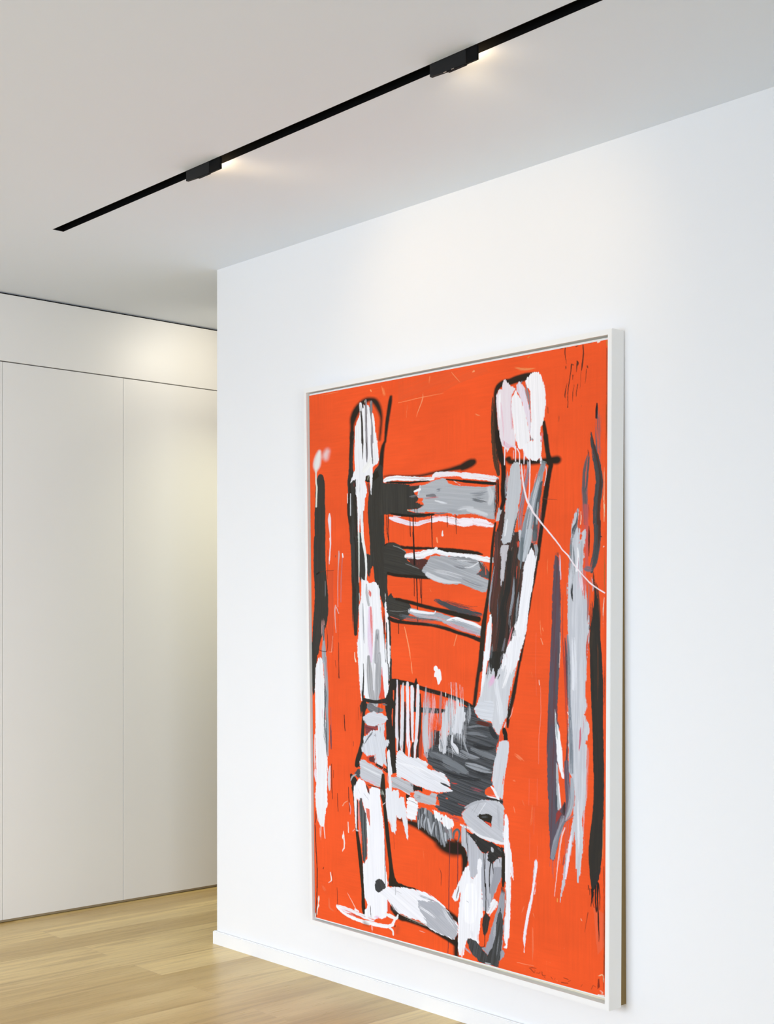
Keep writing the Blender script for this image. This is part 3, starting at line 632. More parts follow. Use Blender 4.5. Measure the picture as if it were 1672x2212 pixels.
S('238.8,337.9,6.6 256.6,342.3,13.2 279.5,349.6,12.6 296.2,355.1,10.4 314.2,356.1,10.5 332,352.6,9.8 352.6,349.2,9.2',0xeedfe9,d=0.16,m=0.1,r=1.2)
S('248.9,333.9,2.1 269,335.8,1.3',0xf4e8ee)
S('355.5,348.8,14.3 368.5,347.6,11.5 390,350.2,13.9 418.2,357.5,16.3 440.4,361.3,18.8 455.8,359.7,17.4 420.4,358.5,18 445.6,359.1,16.2 468.7,362,16 488,367.1,15.9 503.5,372,9.5',0xf6ecf3,d=0.2,m=0.06,r=2)
S('397.1,361.4,3.8 409.8,364.6,2.5',0xf0b8b0,d=0.5)
S('294,338.6,1.5 294.3,362.2,2.1 294.9,385.8,1.5',0x1f1814)
S('302.8,336.5,3 302.7,369.2,3 304,395.4,3 304.9,441.3,3.6',0x1f1814)
S('307.9,336.8,1.5 308.9,356.5,1.2',0x1f1814)
S('351.9,337,2.9 352.2,365.3,2.3 352.9,391.1,1.5 353.1,415.6,1.5',0x1f1814)
S('392.2,340.8,2 392.5,368.8,1.1',0x1f1814)
S('414.8,342.8,2.2 415.1,368.7,1.4 415.8,386.4,1.1',0x1f1814)
S('306.9,319.8,1.8 307.2,330.3,1.5',0x1f1814)
S('313.2,320.3,1.5 313.4,330.7,1.5',0x1f1814)
S('227.1,329.2,5.6 229.2,365.4,6.9 232.8,399,4.7',0x2c211c,d=0.4)
S('233.4,329.6,3.1 234.6,365.7,1.6 235.1,399.1,1.9',0x2c211c,d=0.2)
S('380.6,377.1,2 379.8,382.1,3.4 380.1,387.3,5.2',0xfaf0ea)
S('365.4,391.7,2.3 366.8,402,3.7',0xf9a070,d=0.3)
S('384.8,399,0.8',0xf9a070,d=0.3)
S('227.6,404.8,10.5 245.9,403.3,12.1 267.9,409.9,7.6 305.4,414.3,7.5 347.8,416.9,6.4 385.4,422,10.6 431.2,427.3,10.5 463.4,432.1,8.7 480.1,435.5,3.2',0x261d13,s=1.5,r=1)
P('221.4,405.5 235.8,399.9 249.9,400.5 264,406.3 281.8,421.6 285.6,442.3 299.3,451.2 328.4,457.9 336,472.5 347.4,486.2 335.9,488.6 289.2,485.6 259.4,481.3 233.1,477.3 220.8,470.1',0x3a3833,r=1.2,m=0.15,g=15)
P('286.6,438.9 305.3,435.2 345.7,444.1 338,457.3 320.6,465.4 297.3,451.2',0x55302a,r=1,d=0.05)
S('232.1,472.9,7 259.4,478.7,7.6 299.1,482,7.5 345.5,486.5,6.7',0x261d13,s=1.5)
S('287.7,419.2,3.4 317,423.7,2.4',0xdf5238)
P('349.6,436.6 366.6,434.6 385.3,436.1 431.1,439.2 463.3,443.5 482.7,456.2 474.7,470.5 465.9,480.1 479.1,486.8 500,496.8 496.5,508 488.6,520.9 479,522.8 457.8,514.1 427.3,500.7 412.7,502.2 385,500.5 358.7,493.1 343.6,486.1 332.1,475.8 324.5,468.9 336.1,453.9',0xb5b8bd,r=1.6,g=20,m=0.14,c=0x8b8d92)
S('403.8,439.2,9.9 440.1,445.2,14.7 475.7,452.8,14.5',0x8a8b8f,d=0.3,s=3)
S('407.4,457.5,5 431,464.6,9.8 458,462,8.2',0x77797e,d=0.6)
S('339.8,477.6,10.4 366.3,489.9,11.9 394.3,497,8.3 425.5,499,3.3',0xd3d5d9,d=0.1,s=1.5)
S('358.9,469.6,6.7 394.4,477,10 430.9,487.6,8.3',0xc6c8cc,d=0.3)
S('430.9,490.9,5 457.8,502.7,8.2 489.5,511.2,9.7',0x8d9096,d=0.45)
S('436.5,464.8,1.6 452.6,463.5,3 470.4,454.2,2.7',0xdcdde0)
P('465.9,480.4 475.6,473 489.6,469.3 496.6,475.9 498.6,493.6 482.6,488.5',0x515356,r=1)
S('475.7,452.8,10.3 482.6,465.9,13.5 493.1,475.8,10',0x4c4a48,d=0.4)
S('487,461.1,2.4 488.7,482.1,2.1',0xd9563a,d=0.3)
S('284.6,432,12 305.3,432.6,15.4 320.8,431.5,18.9 340.1,427,15.3 362.9,425.3,10 385.3,430.3,10 413,433.7,8.9 440.2,437.1,8.8 463.3,441.9,10.4 484.4,446.6,11.3 498.4,448.6,12.8 508.7,448.6,11.2',0xf2f2f5,d=0.14,m=0.08,r=2.2)
S('320.8,439.9,3.5 336.2,435.3,6.9',0xe9eaee,d=0.4)
S('355.3,422.9,3.6 363.9,417.8,7.8',0xeceef0,d=0.15)
S('418.4,447.9,4.9 458,452.3,3.2',0xe2e3e6,d=0.5)
S('247.9,406.2,1.4 265.9,412.4,1.8 281.8,421.9,1.4',0x8d918f)
S('281.5,451.1,1.4 299.2,457.2,1.6 317.7,464,1',0x7d8080)
S('302.7,376.4,3.5 303.9,410.4,3.9 305.9,453.1,5.1',0x1f1814)
S('352.7,378.8,2.3 353.1,414.1,1.5',0x1f1814)
S('304.9,485.5,2 304.6,529.1,1.6',0x1f1814)
S('311.2,485.6,2.7 312.4,530,2.7 314,590.6,2.3',0x1f1814)
S('319.9,485.7,1.5 322.5,533.4,2.3',0x1f1814)
S('324.7,485.8,1.5 324.5,547,1.7',0x1f1814)
S('260.9,595.7,2 260.7,620.1,1.8',0x1f1814)
S('294.9,376,1.8 294.8,384.5,1.6',0x1f1814)
P('226.4,540.2 234.7,524.4 240.9,521 246.8,532.3 269,534.1 288.8,544.5 295.6,555.6 297.5,564.2 288.5,578.1 268.6,588.7 238.3,583.9 228.2,568.2',0x3a3833,r=1.3,m=0.18,g=15)
S('254.9,535.8,6.3 294.7,544.5,8.7 327.8,553,9.3 365.9,561.2,9.2 403.2,569.3,12.8 439.6,577.2,13.9 470,583.4,13.1',0x261d13,s=1.6)
S('360.4,539.4,6.9 375.4,544.4,12 403.3,555.2,16.2 430.7,561.7,16 457.6,568,13.8 474.4,571.1,9.8',0x45494d,d=0.16,s=2,r=2)
S('375.5,538.6,6.8 412.5,546.9,10 448.7,555,8.2 480.7,556.5,3.2',0x7c4036,d=0.55)
S('294.6,565.1,14 327.7,574.2,18.9 365.8,578.1,18.7 388.3,584.5,18.8 421.4,596.5,22 448.5,604.2,21.7 475.2,610.2,21.4',0xb9bcc4,d=0.1,m=0.2,c=0x8d939b,r=1.4)
S('296.5,564.2,8.6 320,567.5,6.9 354.5,570.6,5.1',0xf0f0f4,d=0.25)
S('392,586.9,5 414.2,583.3,10 439.6,589.6,8.3 461.1,595.8,10 476.1,602,8.3',0xf2f2f6,d=0.3)
S('393.8,595.3,6.8 430.5,607.9,6.7 469.9,616.8,8.3',0xc99aa6,d=0.4)
S('268.7,576.5,12.3 298.4,581.4,13.9 331.5,586.1,12 375.2,588.9,6.7',0x5c6166,d=0.4,s=2)
S('238.3,578.6,3.6 264.6,586.1,1.8',0xc8523c,d=0.4)
S('315.9,589.7,1.7 358.2,590.8,1.7',0xd0584a,d=0.3)
S('234.2,583,9.1 252.5,589.8,8.8 298.3,594.3,8.3 346.7,597.7,7.8 384.5,604.6,8.5 421.4,615.5,7.8 448.5,622.3,8.4 474.3,630.6,10',0x261d13,s=1.5)
S('331.4,593.8,3.4 356.3,597.6,4.1 393.8,603.6,2.7',0x5e6166,d=0.45)
S('358.3,570.6,1.8 361.2,565.5,3',0xeaeaee)
S('403.1,584.3,2.7 414.2,586.6,1.7',0x3a3a3c,d=0.4)
S('236.4,564.6,1.4 268.7,566.1,1 288.7,562.6,1',0x8d9090,d=0.3)
S('466.3,623.5,10.4 473.5,608.6,6.9',0xcaccd0,d=0.5)
S('508.9,386.6,5.2 504.5,418.3,6.2 500.9,458.3,6.2 497.4,498.4,6.6 492.1,538.7,8 486.8,571,9.4 482.3,603.5,12.3 479.6,636.1,12.3 474.1,698.2,9.9',0x2c2419,s=1.2)
S('476,656.2,8.6 473,682.9,8.3 468.6,709.7,8.6 464.9,736.7,8.6 461.2,763.7,8.7 458.2,785.4,7.2',0x2a2219,s=2)
S('506.3,81.1,2.1 505.5,95.7,5.8 506.9,118.5,9.6 507.6,145.3,12.2 510.4,182.5,15.7 511.7,171.8,16.2 512.1,194,16.4 514.1,225.8,15.3 517.5,245.1,11.8 519.2,257.9,6.8',0x352c22,r=1,m=0.35,c=0x5a3a26,d=0.05)
S('515.5,183.1,10.1 514.1,146.1,8.7 512.7,119.3,7.2 512,92.6,7.3 512.8,72.8,8.9 518.6,60.4,12 531.4,53.1,14.2 545.6,53.4,15.1 559.6,50.4,16.6 576.3,49.1,17.7 592.8,47.3,14.7 606.4,48.2,10.5',0x2a1f14,s=2.5)
S('517.7,163.1,13.5 521,195,14.1 525.2,219.1,14 530.2,235.3,11.7 531.4,259,11.2 531,282.6,12.9 531.8,303.2,14.2 531,318.9,10.3 525.9,334.4,8.6',0x231a12,s=1.5)
S('511.3,366.8,4.5 506.6,400.1,5.9 503,441.6,6.6',0x2b2218,s=1.2)
S('622.6,153.5,6.7 625.3,173.1,8.8 628,196.1,9.3 626.8,184,11 629.2,204,10.4 632.3,225.6,10.3 636.3,242.8,13.9',0x2a2016,s=1.5)
S('542.9,227.2,12.3 547.9,232.4,12.3 566.1,234.2,14 590.7,237.4,13 614.9,238.3,12.3 633.9,238.7,15.3 649.6,239.2,18.3 652.7,239.6,16.6',0x281e14,s=4)
S('539.5,225.3,7.8 542.9,225.6,11',0x281e14,s=3)
S('638.7,249.1,10.6 632.7,275.9,10.9 626.9,313.6,11.3 621.3,351.5,10.6 616.5,389.7,9.7 611.7,428,9 609.3,451.1,8.4 611.3,423.1,6.9 606.7,460.7,6.1 601,498.6,5.3 595.7,523.9,4.8 590.8,555.7,4 586.1,581.2,3.5 579.4,626.2,3.5 574,652.1,4.8 570,673.1,4.8 572.1,660.4,4.7 568.1,676,5.4 562.6,704.7,6.2 556.4,737.5,8.9 550.2,764,9.7 544.7,784,9.5 541.2,803.9,8.2 539.8,822.4,4.1',0x2a2016,s=1.5,r=0.8)
S('619.7,317.6,0.9 627.7,321.3,1.1 652.1,324.6,0.8',0x6a3a2c)
S('576,354.1,1.2 585.8,355.5,1.2',0x6a3a2c)
P('522.4,353.2 530.9,330 536,350.8 532.6,377.5 525.7,410.5 566,410.6 571,434.3 582.5,403.5 584.1,450.5 508.5,448.3 513.8,384.5',0x2e2b26,r=1.2,m=0.4,c=0x4a2c26,g=97)
P('511.9,386.7 580.9,390.2 604.7,422.8 604.7,462 599.4,498.5 591.5,536.6 580.8,594.1 572.7,632.8 561.8,673.5 496.5,676.3 500.8,635 503,595.5 498.1,571.9 496.8,549.6 499,516.8 506.8,467.2',0x33312d,r=1.5,m=0.4,c=0x55352c,g=99)
S('514.7,386.9,5.6 513.9,419.3,7.8 511.1,451.7,7.9 507.5,490.7,8.4 503.2,523.3,7.9 500.3,556.1,7.1',0x5e3c38,d=0.15,m=0.3)
S('509.6,464.7,2 504.7,490.7,3.4 500.4,516.8,4.2 496.8,543,3.4 496.7,566.6,1.4',0x9698a0,d=0.2)
S('545.7,433.4,8.2 542.9,478.4,11 540.1,517.1,13.8 531.8,556,16.6 526.1,608.1,16.6 517.7,660.7,13.9',0x2b2a27,d=0.25)
S('517.9,516.9,2.8 516.4,582.2,3.4 512.1,634.6,2.8',0x55606a,d=0.6)
S('564.7,412.3,5.4 566.1,422.6,4',0xdf5138,d=0.3)
S('562.7,466,1.9 560.6,491.6,1.1',0xc8503c,d=0.2)
S('566.1,431.5,2.2 567.4,478.9,3.5 566,510.9,3.2',0x7a4a36,d=0.4)
S('515.2,477.8,5.6 510.9,510.3,5',0x5a2f30,d=0.4)
P('547.9,241.8 555.4,234.7 562.8,233.9 568.6,237.6 571.1,262.7 571.1,293.8 566.9,324.6 563.6,355.7 556.1,386.6 546.8,411.4 530.8,415.8 525.7,404.1 532.6,369.6 536.4,322.5 539.4,283.3 544.2,260.2',0xc6c9ce,r=1.6,g=95,m=0.1,c=0xaeb2b8)
S('539.5,253.5,4.1 537.8,283.2,6.8 536.9,314.6,5.1',0xa9aeb6,d=0.5)
S('562.8,347.8,5 556.1,378.8,6.7 551,405.3,6.7',0x33312e,d=0.55)
S('537.7,362,6.8 532.5,393.3,8.5',0xe0e2e6,d=0.3)
S('589.4,239.6,5.9 587.4,264.2,7.3 580.1,294.5,9 574.7,325.2,10 570.2,356.1,10.3 571,385.8,10.9',0x77737f,d=0.28,m=0.3,c=0x9a8c98)
S('584.2,251.5,4 578.5,266.4,3.3 576,288,2.7',0xc9bcc6,d=0.4)
P('565.2,383.9 576.8,387.7 577.6,400.2 570.2,414.7 566.9,404.4',0xc9ccd1,r=1.2)
S('575.1,403.2,5 572.6,426.5,4.3',0xc0c4c8,d=0.5)
S('621.6,245.9,11.4 614.9,269.7,13.1 606.9,299.7,18 598.8,330,21.4 590.7,360.4,23.1 584.2,395.8,26.4 576.7,443.9,24.8',0x9aa1a9,d=0.1,m=0.2,c=0x7d858c,r=1.4)
S('618.9,285.4,8.1 613.3,312.5,9.7 607.7,350.6,12.3 603.7,396.7,13 601.2,413.7,8.1',0x4f575b,d=0.16,m=0.2)
S('612.5,272.6,4.9 602,311.7,7.2 593.9,349.8,9.2 589.1,380.5,11.5 585,413,9.9',0xc2c6cc,d=0.25,m=0.1)
S('610.1,327.7,3.2 606.9,373.7,4.2',0xa2a9ae,d=0.35)
S('627.6,251,1.6 628.4,267.9,1.6 623.7,291.9,1.3',0xe8cfd4,d=0.15)
S('618.9,328.3,3.2 614.9,366.5,3.9 608.5,414,4.9',0xb05a58,d=0.5)
S('608.5,259.9,2.3 600.4,290,2.3',0xe0a8a4,d=0.5)
P('523.4,424.8 525.7,417.8 529.2,416.3 544.6,417.3 540.9,430.6 538.1,446 533.5,471.7 529.4,497.5 525.2,509.2 523.6,484.5 525.3,452.1',0xc9c6ca,r=1.6,g=95,m=0.12,c=0xa8a6ac)
S('552.5,419.5,2.7 548.4,432.2,1.9',0xb9bcb6,d=0.45)
S('574.2,405.1,6.7 573.5,434.4,6.7 570.8,461.1,4 570.1,471.3,1.3',0x6f797e,d=0.15,m=0.2)
S('590.8,390.7,16 586.8,413.3,16.1 581.5,435.9,10.7 576.8,453.6,4',0xb9bfc5,d=0.1,m=0.15)
S('602.1,391.2,7.9 601.4,410.1,9.2',0x646e72,d=0.2)
S('596.1,414.9,3.8 604.7,414,3.8',0xd86a5c,d=0.45)
S('604.7,421.6,7.8 606.7,433,7.4 604.1,450.6,4',0x9fa7ad,d=0.15)
P('595.7,426.3 599.7,431.5 603.7,448 605,462 601,479.6 597.1,511.2 591.7,542.9 587.7,574.8 583.7,606.9 576.7,630.1 568.6,648.4 567.3,673.2 538.5,674.5 545.4,646.6 553.7,614 557.1,594.5 564.6,581.5 567.3,549.4 572.8,504.6 576.8,466.3 584.8,444.9',0xf4f4f8,r=1.2,g=98,m=0.04)
S('606.7,445.6,2.6 602.1,472,1.9',0xe8eaee,d=0.3)
S('567.3,525,5.4 563.3,555.8,6.8 559.2,594.5,6.8',0x8f949a,d=0.45)
S('556.5,486.4,4.1 555.1,517.2,6.8 551,549.4,8.2 545.5,581.8,8.2 545.5,614.2,5.5',0x8d939b,d=0.35,m=0.2)
S('559.3,478.7,2.7 557.9,517.2,3.3 559.2,568.7,3 556.4,594.5,2.2',0x2a2a28,d=0.25)
S('546.9,575.3,1.9 543.4,601.2,2.7 541.3,626,1.9',0x23211f)
S('553,593.3,2.7 548.2,614.1,4.1 542.7,640.2,5.5 538.5,666.4,5.5',0xdc7a80,d=0.35)
S('534.4,627.4,5.5 528.8,653.7,6.9 526,673.4,6.9',0x6c6c72,d=0.4)
S('555.7,602.3,1.6 554.8,633.4,1.9 556.6,673.7,1.9 553.8,661.1,1.6 552.4,685.8,1.9 551.7,709.2,1.6',0x2d2b28)
S('559.1,607.4,1.1 559.8,646.1,1.1 563.2,673.4,1.1 558.8,666.1,1.1 558.8,686.8,1.1',0x55555a)
S('575.4,632.7,2.7 570,652.2,4.5',0x77787a,d=0.5)
P('498.1,573.2 501.7,571.8 503.3,585 503,602 501.1,635 497.9,661.4 497.9,676.2 482.9,676.9 488.1,635.3 491.7,600.9 496,586.4',0xf1f2f6,r=1.1,g=96,m=0.04)
S('489.6,606.2,0.8',0xf1f2f6)
S('503.6,641.5,5.6 500.8,667.9,8.5',0x6e7478,d=0.45)
P('500.2,655.3 529.7,654.2 526.2,673.9 529.6,697.3 515.6,709.9 487.3,708.7 493.8,679.3',0x33312d,r=1.2,g=97,m=0.3)
P('483.4,655.9 496,655.4 490.9,682.1 485.9,711.5 478.7,711.9',0xf1f2f6,r=1,g=96,m=0.05)
P('529.7,662 538.5,646.8 553.7,621 580.9,620.3 570.8,650.1 563.3,681.4 550.3,708 532.4,709 521.2,697.8',0xf1f1f5,r=1.8,g=98,m=0.06)
P('479.4,709.2 485.9,699.5 490.1,711.2 495.9,688.5 500.1,705.4 505.8,694.6 510.3,716.7 518.4,697.9 524,687.1 527.5,701.4 535.2,686.6 539.3,703.4 544.8,690.1 548.9,705.5 555.8,696 561.9,685.4 553.7,711.7 546.8,738.1 542.3,764.6 538.1,797.6 529.4,818.1 523.8,831.7 518.9,843 509.7,834.6 504.4,825.6 500.9,813.3 487,811.4 472.7,807 464.7,801 458.9,786.7 467,774 474.3,752.1 478,719.9',0xd3d5da,r=2,g=95,m=0.1,c=0xbfc2c8)
S('490.6,655.6,8.5 485.9,688.9,8 480.1,729.1,6.6 475.7,757.4,2.9',0xf5f5f8,d=0.1)
S('543.5,653.7,17.9 542.1,679.8,16.5 537.9,706.1,10.9 529.5,732.7,8.2',0xf2f2f5,d=0.22,s=2)
S('497.4,667.3,8.5 495.9,695.1,11.3 491.5,721.8,5.7',0x8d9298,d=0.45)
S('508.6,710.3,8.3 504.3,721,15.1 497.2,733.4,10.9',0xe2b6d4,d=0.45)
S('536.6,659.2,2.8 539.3,672.1,1.9',0xd880a0,d=0.4)
S('526.9,659.5,6.9 519.9,680.8,5.5',0x6c6a70,d=0.4)
S('521.2,706.9,1.9 517,716.4,1.4',0x2d2b28)
P('507.3,655 525.5,654.4 522.7,672.8 518.2,691.3 516.3,704.6 510.3,716.7 508.6,694.4',0x2c2924,r=1.3)
S('501.6,655.2,5.6 500.2,671.1,5.6',0x55585c,d=0.45)
S('512.8,720.6,8.5 515.5,746.7,11.3 522.5,785.7,14.2 523.8,812,11.3',0xdfe1e6,d=0.3,m=0.06)
P('467.7,774 478.5,769.2 501.4,766.2 508.5,773.6 505.6,789.7 501.3,811.5 487,810.9 472.7,807 464.7,801 458.9,786.7',0xd6d9df,r=1.2,g=5,m=0.06)
S('478.4,809.9,4.1 498.5,812.2,3.3',0x9ea2a2,d=0.5)
S('557.2,685.6,1.9 551.7,718.3,1.4',0xb9bdc2,d=0.4)
S('550.3,744.4,1.9 544.7,770.9,2.7 541.9,789.4,1.9',0x9ea2a6,d=0.5)
S('553,776.8,0.8 548.8,792.8,1.2 543.3,804.4,0.8',0xf0c8bc)
S('536.4,810.9,2.7 530.8,828.4,2.7 530.1,841.7,1.4',0xd8dade,d=0.3)
P('518.3,68.3 524.3,65.9 527.9,67.7 528.6,57.9 532.9,48.1 535.7,46.5 540,53.1 548.4,63.7 554,65.2 558.2,71.7 551.2,82.5 549.1,111.1 551.8,144.3 557.4,177.9 559.5,188.2 557.9,177.3 558.2,204.6 554.6,201.1 547.9,198 539.5,208.3 537,203.1 535.4,198.9 531.1,196.1 524.4,187.5 519.4,163.3 522.7,183.9 518.4,146.7 514.5,106.2 514.2,79.6',0xebe2e8,r=1.3,g=88,m=0.09,c=0xe2ccd8)
S('522.8,74.3,4.4 522.1,98,5.8 522.7,133.9,4.3',0xf6f4f6,d=0.3)
S('524.2,99.6,5.7 528.5,134.7,5.7 531.3,174.8,5.7',0xe6c8d4,d=0.4)
S('547,71.3,4.3 548.4,111,3.4 551.1,158.7,3.7',0xddb9c6,d=0.3)
S('531.2,183.6,4.7 539.6,195.5,9.1 552.9,197.8,4.6',0xe2c0d0,d=0.4)
P('559.6,71.9 561.7,61.8 566.3,56.3 570.8,59.3 579.7,71.1 584.6,90 590.7,116.9 593.5,143.2 593.5,177 588,160.7 579.7,121.9 571.4,95.9 563.8,80.4',0xe6dae6,r=1.3,g=84,m=0.08)
P('558.9,74.5 565.2,84.6 573.5,101.4 581.8,128.7 587.3,155.4 592.8,178.2 596.9,192.5 592.7,172.2 592.7,189.1 582.6,197.2 578.5,207.6 573.6,205.8 570.3,207.5 565.3,202.3 560.4,186.9 557.9,168 556.7,177.9 551.8,137.8 548.8,111 550.1,90.2',0xf5f3f6,r=1.2,g=86,m=0.04)
S('581.8,64.9,4 585.2,81.1,8.1 589.4,97.2,8.1 592.1,119.7,4.1',0x86868a,d=0.3)
S('573.5,55.8,2.9 570.8,61.9,2.9',0x6a7a88,d=0.4)
P('592.5,177.1 596.3,177.1 600.3,190.5 592.8,189.3',0x7a747a)
P('598.2,42.3 603,41.2 607.1,42.5 610.4,42.2 617.2,53.8 622.8,70.1 626.6,96.3 627.4,113 625.3,134.6 620.6,154.5 615.9,163.6 616.6,194.7 616.8,175.2 618.8,196.7 618.1,221.1 613.3,231.3 606.1,236.7 598.8,235.2 591.5,229.3 587.5,231.7 582.6,224.3 580.1,217 575.2,205.7 580.1,198.5 587.5,191.6 598.8,190.6 592.7,172.2 597.6,192.6 592.8,176.9 594.8,143.4 593.9,117.3 592.8,82.2 584.6,69.3 581.5,57.1 587.3,49',0xf6f4f7,r=1.2,g=88,m=0.04)
S('592.8,130.2,1.9 592.8,169.1,1.9',0xcfc8d0,d=0.3)
S('618.8,176.9,1.6 618.8,195.2,1.9',0xd890b0,d=0.3)
S('532.8,185.3,2.4 532,193.1,1.7',0xd86a7a,d=0.3)
S('534.9,198.1,3.1 533.6,216.8,2.4 533.3,237.2,2',0xf1e6ec)
S('558.7,199.2,3 559.2,214.8,2.3 558.7,231.9,2.3',0xf1e6ec)
S('562.9,204.3,2.2 567.8,215.7,2.3 568.1,239.1,2.6',0xf1e6ec)
S('578.5,213.8,2.3 579,224.7,3.3 578,240,1.7',0xf1e6ec)
S('591,229,2.6 592,241.4,2.6 591.7,264.5,2.3 590,310.8,2 587.1,340,1.3',0xf1e6ec)
S('615.7,228.5,3.8 616.5,236.2,4.8 616.1,243,2.3',0xf1e6ec)
S('554.6,208.1,1 554.2,225.2,1',0xf1e6ec)
S('585.8,233.1,2.2 588.3,244.1,4.8 589.9,252,3.2',0xb4b4bc,d=0.4)
S('618.9,241,9 626,243.3,7.5',0x7c8486,d=0.5)
S('579.3,241.7,2.6 580.1,269.7,2.3',0xc8a0a8,d=0.4)
P('220,783.4 229.7,763.7 236.3,732.1 252,731.2 258.1,743 251.6,781.2 249.6,835.5 247.9,889.9 251.9,937 251.7,955.4 239.9,962.3 232.3,918.8 226.9,911.2 224,878.7 224.4,824',0x2b2620,r=1)
S('237.8,738.8,12.1 247.2,736.2,12.2 276.7,739.2,12.3 299.5,741.9,11 317.6,747.4,10.5 344.4,752.9,10.3 373.6,758.2,10.2 402.3,764.7,10.2 430.6,773.6,10.2 454.4,784,9.1 433.3,775.8,8 456.8,783.5,7',0x2a2119,s=1.2)
P('302.9,740.3 305.7,729.5 307.2,725.7 309,725.6 310.5,729.9 313.4,741',0x2a2119)
S('299.1,800.5,12.1 329.2,800.1,12.5 358.8,799.5,12.4 387.9,798.1,7.8',0x2a2521,s=0.8)
P('242.7,758.8 248.3,757.8 247.2,773.4 246.2,785 244.5,780.3',0xe8582f)
P('239.1,803.8 243.8,806.8 242.1,829.3 240.7,845.8 239.6,822.7',0xe8582f)
P('146.9,802.3 155.8,787.6 166.3,790.5 170.5,803.4 162.5,817.2 159.8,824.8 152.9,815.1 150.2,828.5',0x33302c,r=1)
S('160.2,791,10.5 158.5,817.6,8.7 157,842.7,9.8 155,872.4,10.5 153,894.7,11.5 147.5,917.5,13.7 139.3,939.2,13.7 135.6,953,10.4',0x2b2822,s=1.2)
S('156.7,785.3,6.1 170.6,788,9.1 194.7,790,8.7 228.6,783.9,12.9',0x2c2a28,s=0.6)
P('234,735.4 242.4,729.9 260.5,730.3 256.1,769.8 250.1,798.8 249.3,899.3 251.3,958.4 222.8,961.9 224.1,916.5 232.6,904 226,887.3 223,844.2 226.9,786.2',0x2b2620,r=1)
P('243.8,757.8 247.4,758.2 246.5,786.2 243.6,779.2',0xe8582f)
P('241.4,801.6 243.7,803.6 241.4,845.5 238.6,821.3',0xe8582f)
P('218.8,843.1 222.2,844.3 221,879.1 218.6,873.6',0xd84a34)
P('168.8,796.2 177.5,792.7 194.6,801.6 216.6,805.7 214.9,811.6 203,816.2 177.3,816.8 168.7,809.4',0x77777b,r=1,g=20,m=0.15)
S('203.2,795.1,1 203,816.9,1.4',0x2a2622)
S('211.8,780,1 212.4,807.5,1',0x6a2a20)
S('227.6,794.8,1 226.6,815,1.3',0x2a2622)
S('215,794.3,4.4 225.1,795,4.4',0x6a6a6e,d=0.3)
P('161.3,849 201,845.4 198.3,858.1 182,864.7 162.8,873.1',0x74383c,r=1,g=10,m=0.3,c=0xa04a48)
P('164,927.5 190,920.2 193.4,933 191.6,942 169.2,937.3',0xd84a32,r=0.8)
P('169.2,929.9 190,923.2 192.4,940.4 174.4,938.1',0x5a3030,d=0.2)
P('154.9,831.8 168.6,821.9 179,817.4 187.6,814.1 197.8,817.3 211.4,817.4 226.2,824 227.8,829.4 218.8,840.2 202.7,843.4 192.4,848.4 178.7,850.8 168.3,849.1 157.1,838.3',0xd6d8df,r=1.4,g=8,m=0.05)
S('159.7,836.6,7 166.6,844.8,6.9',0x8a8d90,d=0.5)
P('158.4,879.4 168,874.1 178.5,864.3 190.6,860.2 200.9,860.7 202.7,843.1 218.3,841.7 217.7,873.7 222.7,880.4 230.3,880.4 232.7,886.6 222.5,900.7 221,924.1 223.8,944.1 217.1,940.5 210.3,947.1 206.9,942.4 200.9,950.4 191.6,936.2 190.1,919.5 171,925 158.9,920.7 151.6,914.1 152.9,905.1',0xd6d9e0,r=1.8,g=80,m=0.07)
S('181.9,866.9,6.2 169.7,881.3,4.8 159.1,897.1,2.6',0x6e7074,d=0.55)
S('188.8,870.6,6.8 193.9,876,5.1',0x55474e,d=0.5)
S('207.7,851.4,3.4 206.8,863.1,2.4',0x8a8d92,d=0.3)
S('195,944.5,6.5 210.3,950,6.5 223.7,955.7,8.1',0x26221d,d=0.1)
S('217.1,944.9,3.2 211.9,955.7,3.2',0xd84a34,d=0.4)
P('328.6,901.5 355.4,878.8 354.9,847.3 371.7,849.7 374.4,876.9 394.8,848.8 406.4,808.9 430.5,781.3 454.4,784 456.8,782.2 459.7,790.7 466.9,804.8 487,812.5 501.3,817.9 510,835.7 520.3,843.9 518.2,854.7 513.9,865.8 512.5,879.2 514.6,898.8 506.8,906.4 504.2,933.3 501.7,948.6 503.1,934.9 504.4,956.8 492,961.6 483.8,971.6 486.5,980.1 500,983.3 528.1,984.3 529.4,999.2 516.1,993.6 489.2,991.1 467.3,996.8 443.7,1014.4 428.2,1027 426.8,1038.9 398.3,1037.5 388.2,1033.1 395.4,1037.9 383.8,1033.8 366.3,1031.1 354.6,1024.9 369.3,1018.8 362.1,994.8 398.5,983.2 395.7,957.5 384.2,947.2 372.6,943.4 384.2,947.7 358,937.8 338.9,924.2 336,915.3',0x3b3d40,r=1.5,g=12,m=0.3,c=0x55585c)
P('356.4,844.6 372.4,847 370.8,877.2 354,880.3',0x3a3030,d=0.15,g=90)
S('365.9,835.8,8.4 361.5,846.7,5.6',0xd2492e,d=0.2,s=3)
S('498.4,828.8,8.8 505.5,840.1,11.6 512.5,848.7,8.7',0x2f3033,d=0.1)
S('463.9,817.2,5.5 481.3,819.7,9.6 498.4,822.1,5.5',0x5a2a20,d=0.35)
S('475.5,810.8,2.8 495.6,814.4,2.2',0xb9bcb4,d=0.6)
S('443.4,831.1,5.4 466.8,827.7,6.7 492.7,828,4',0x7f8388,d=0.4)
S('440.4,844.9,8.2 466.8,843.8,8.2 491.2,846.8,5.5',0x74787d,d=0.5)
S('446.3,859.3,6.9 472.5,859.3,6.9 492.6,862.6,4.1',0x6a6e72,d=0.6)
S('460.9,871.3,11.1 486.9,873.9,10.9 509.7,871.5,8',0x2b2c2e,d=0.3)
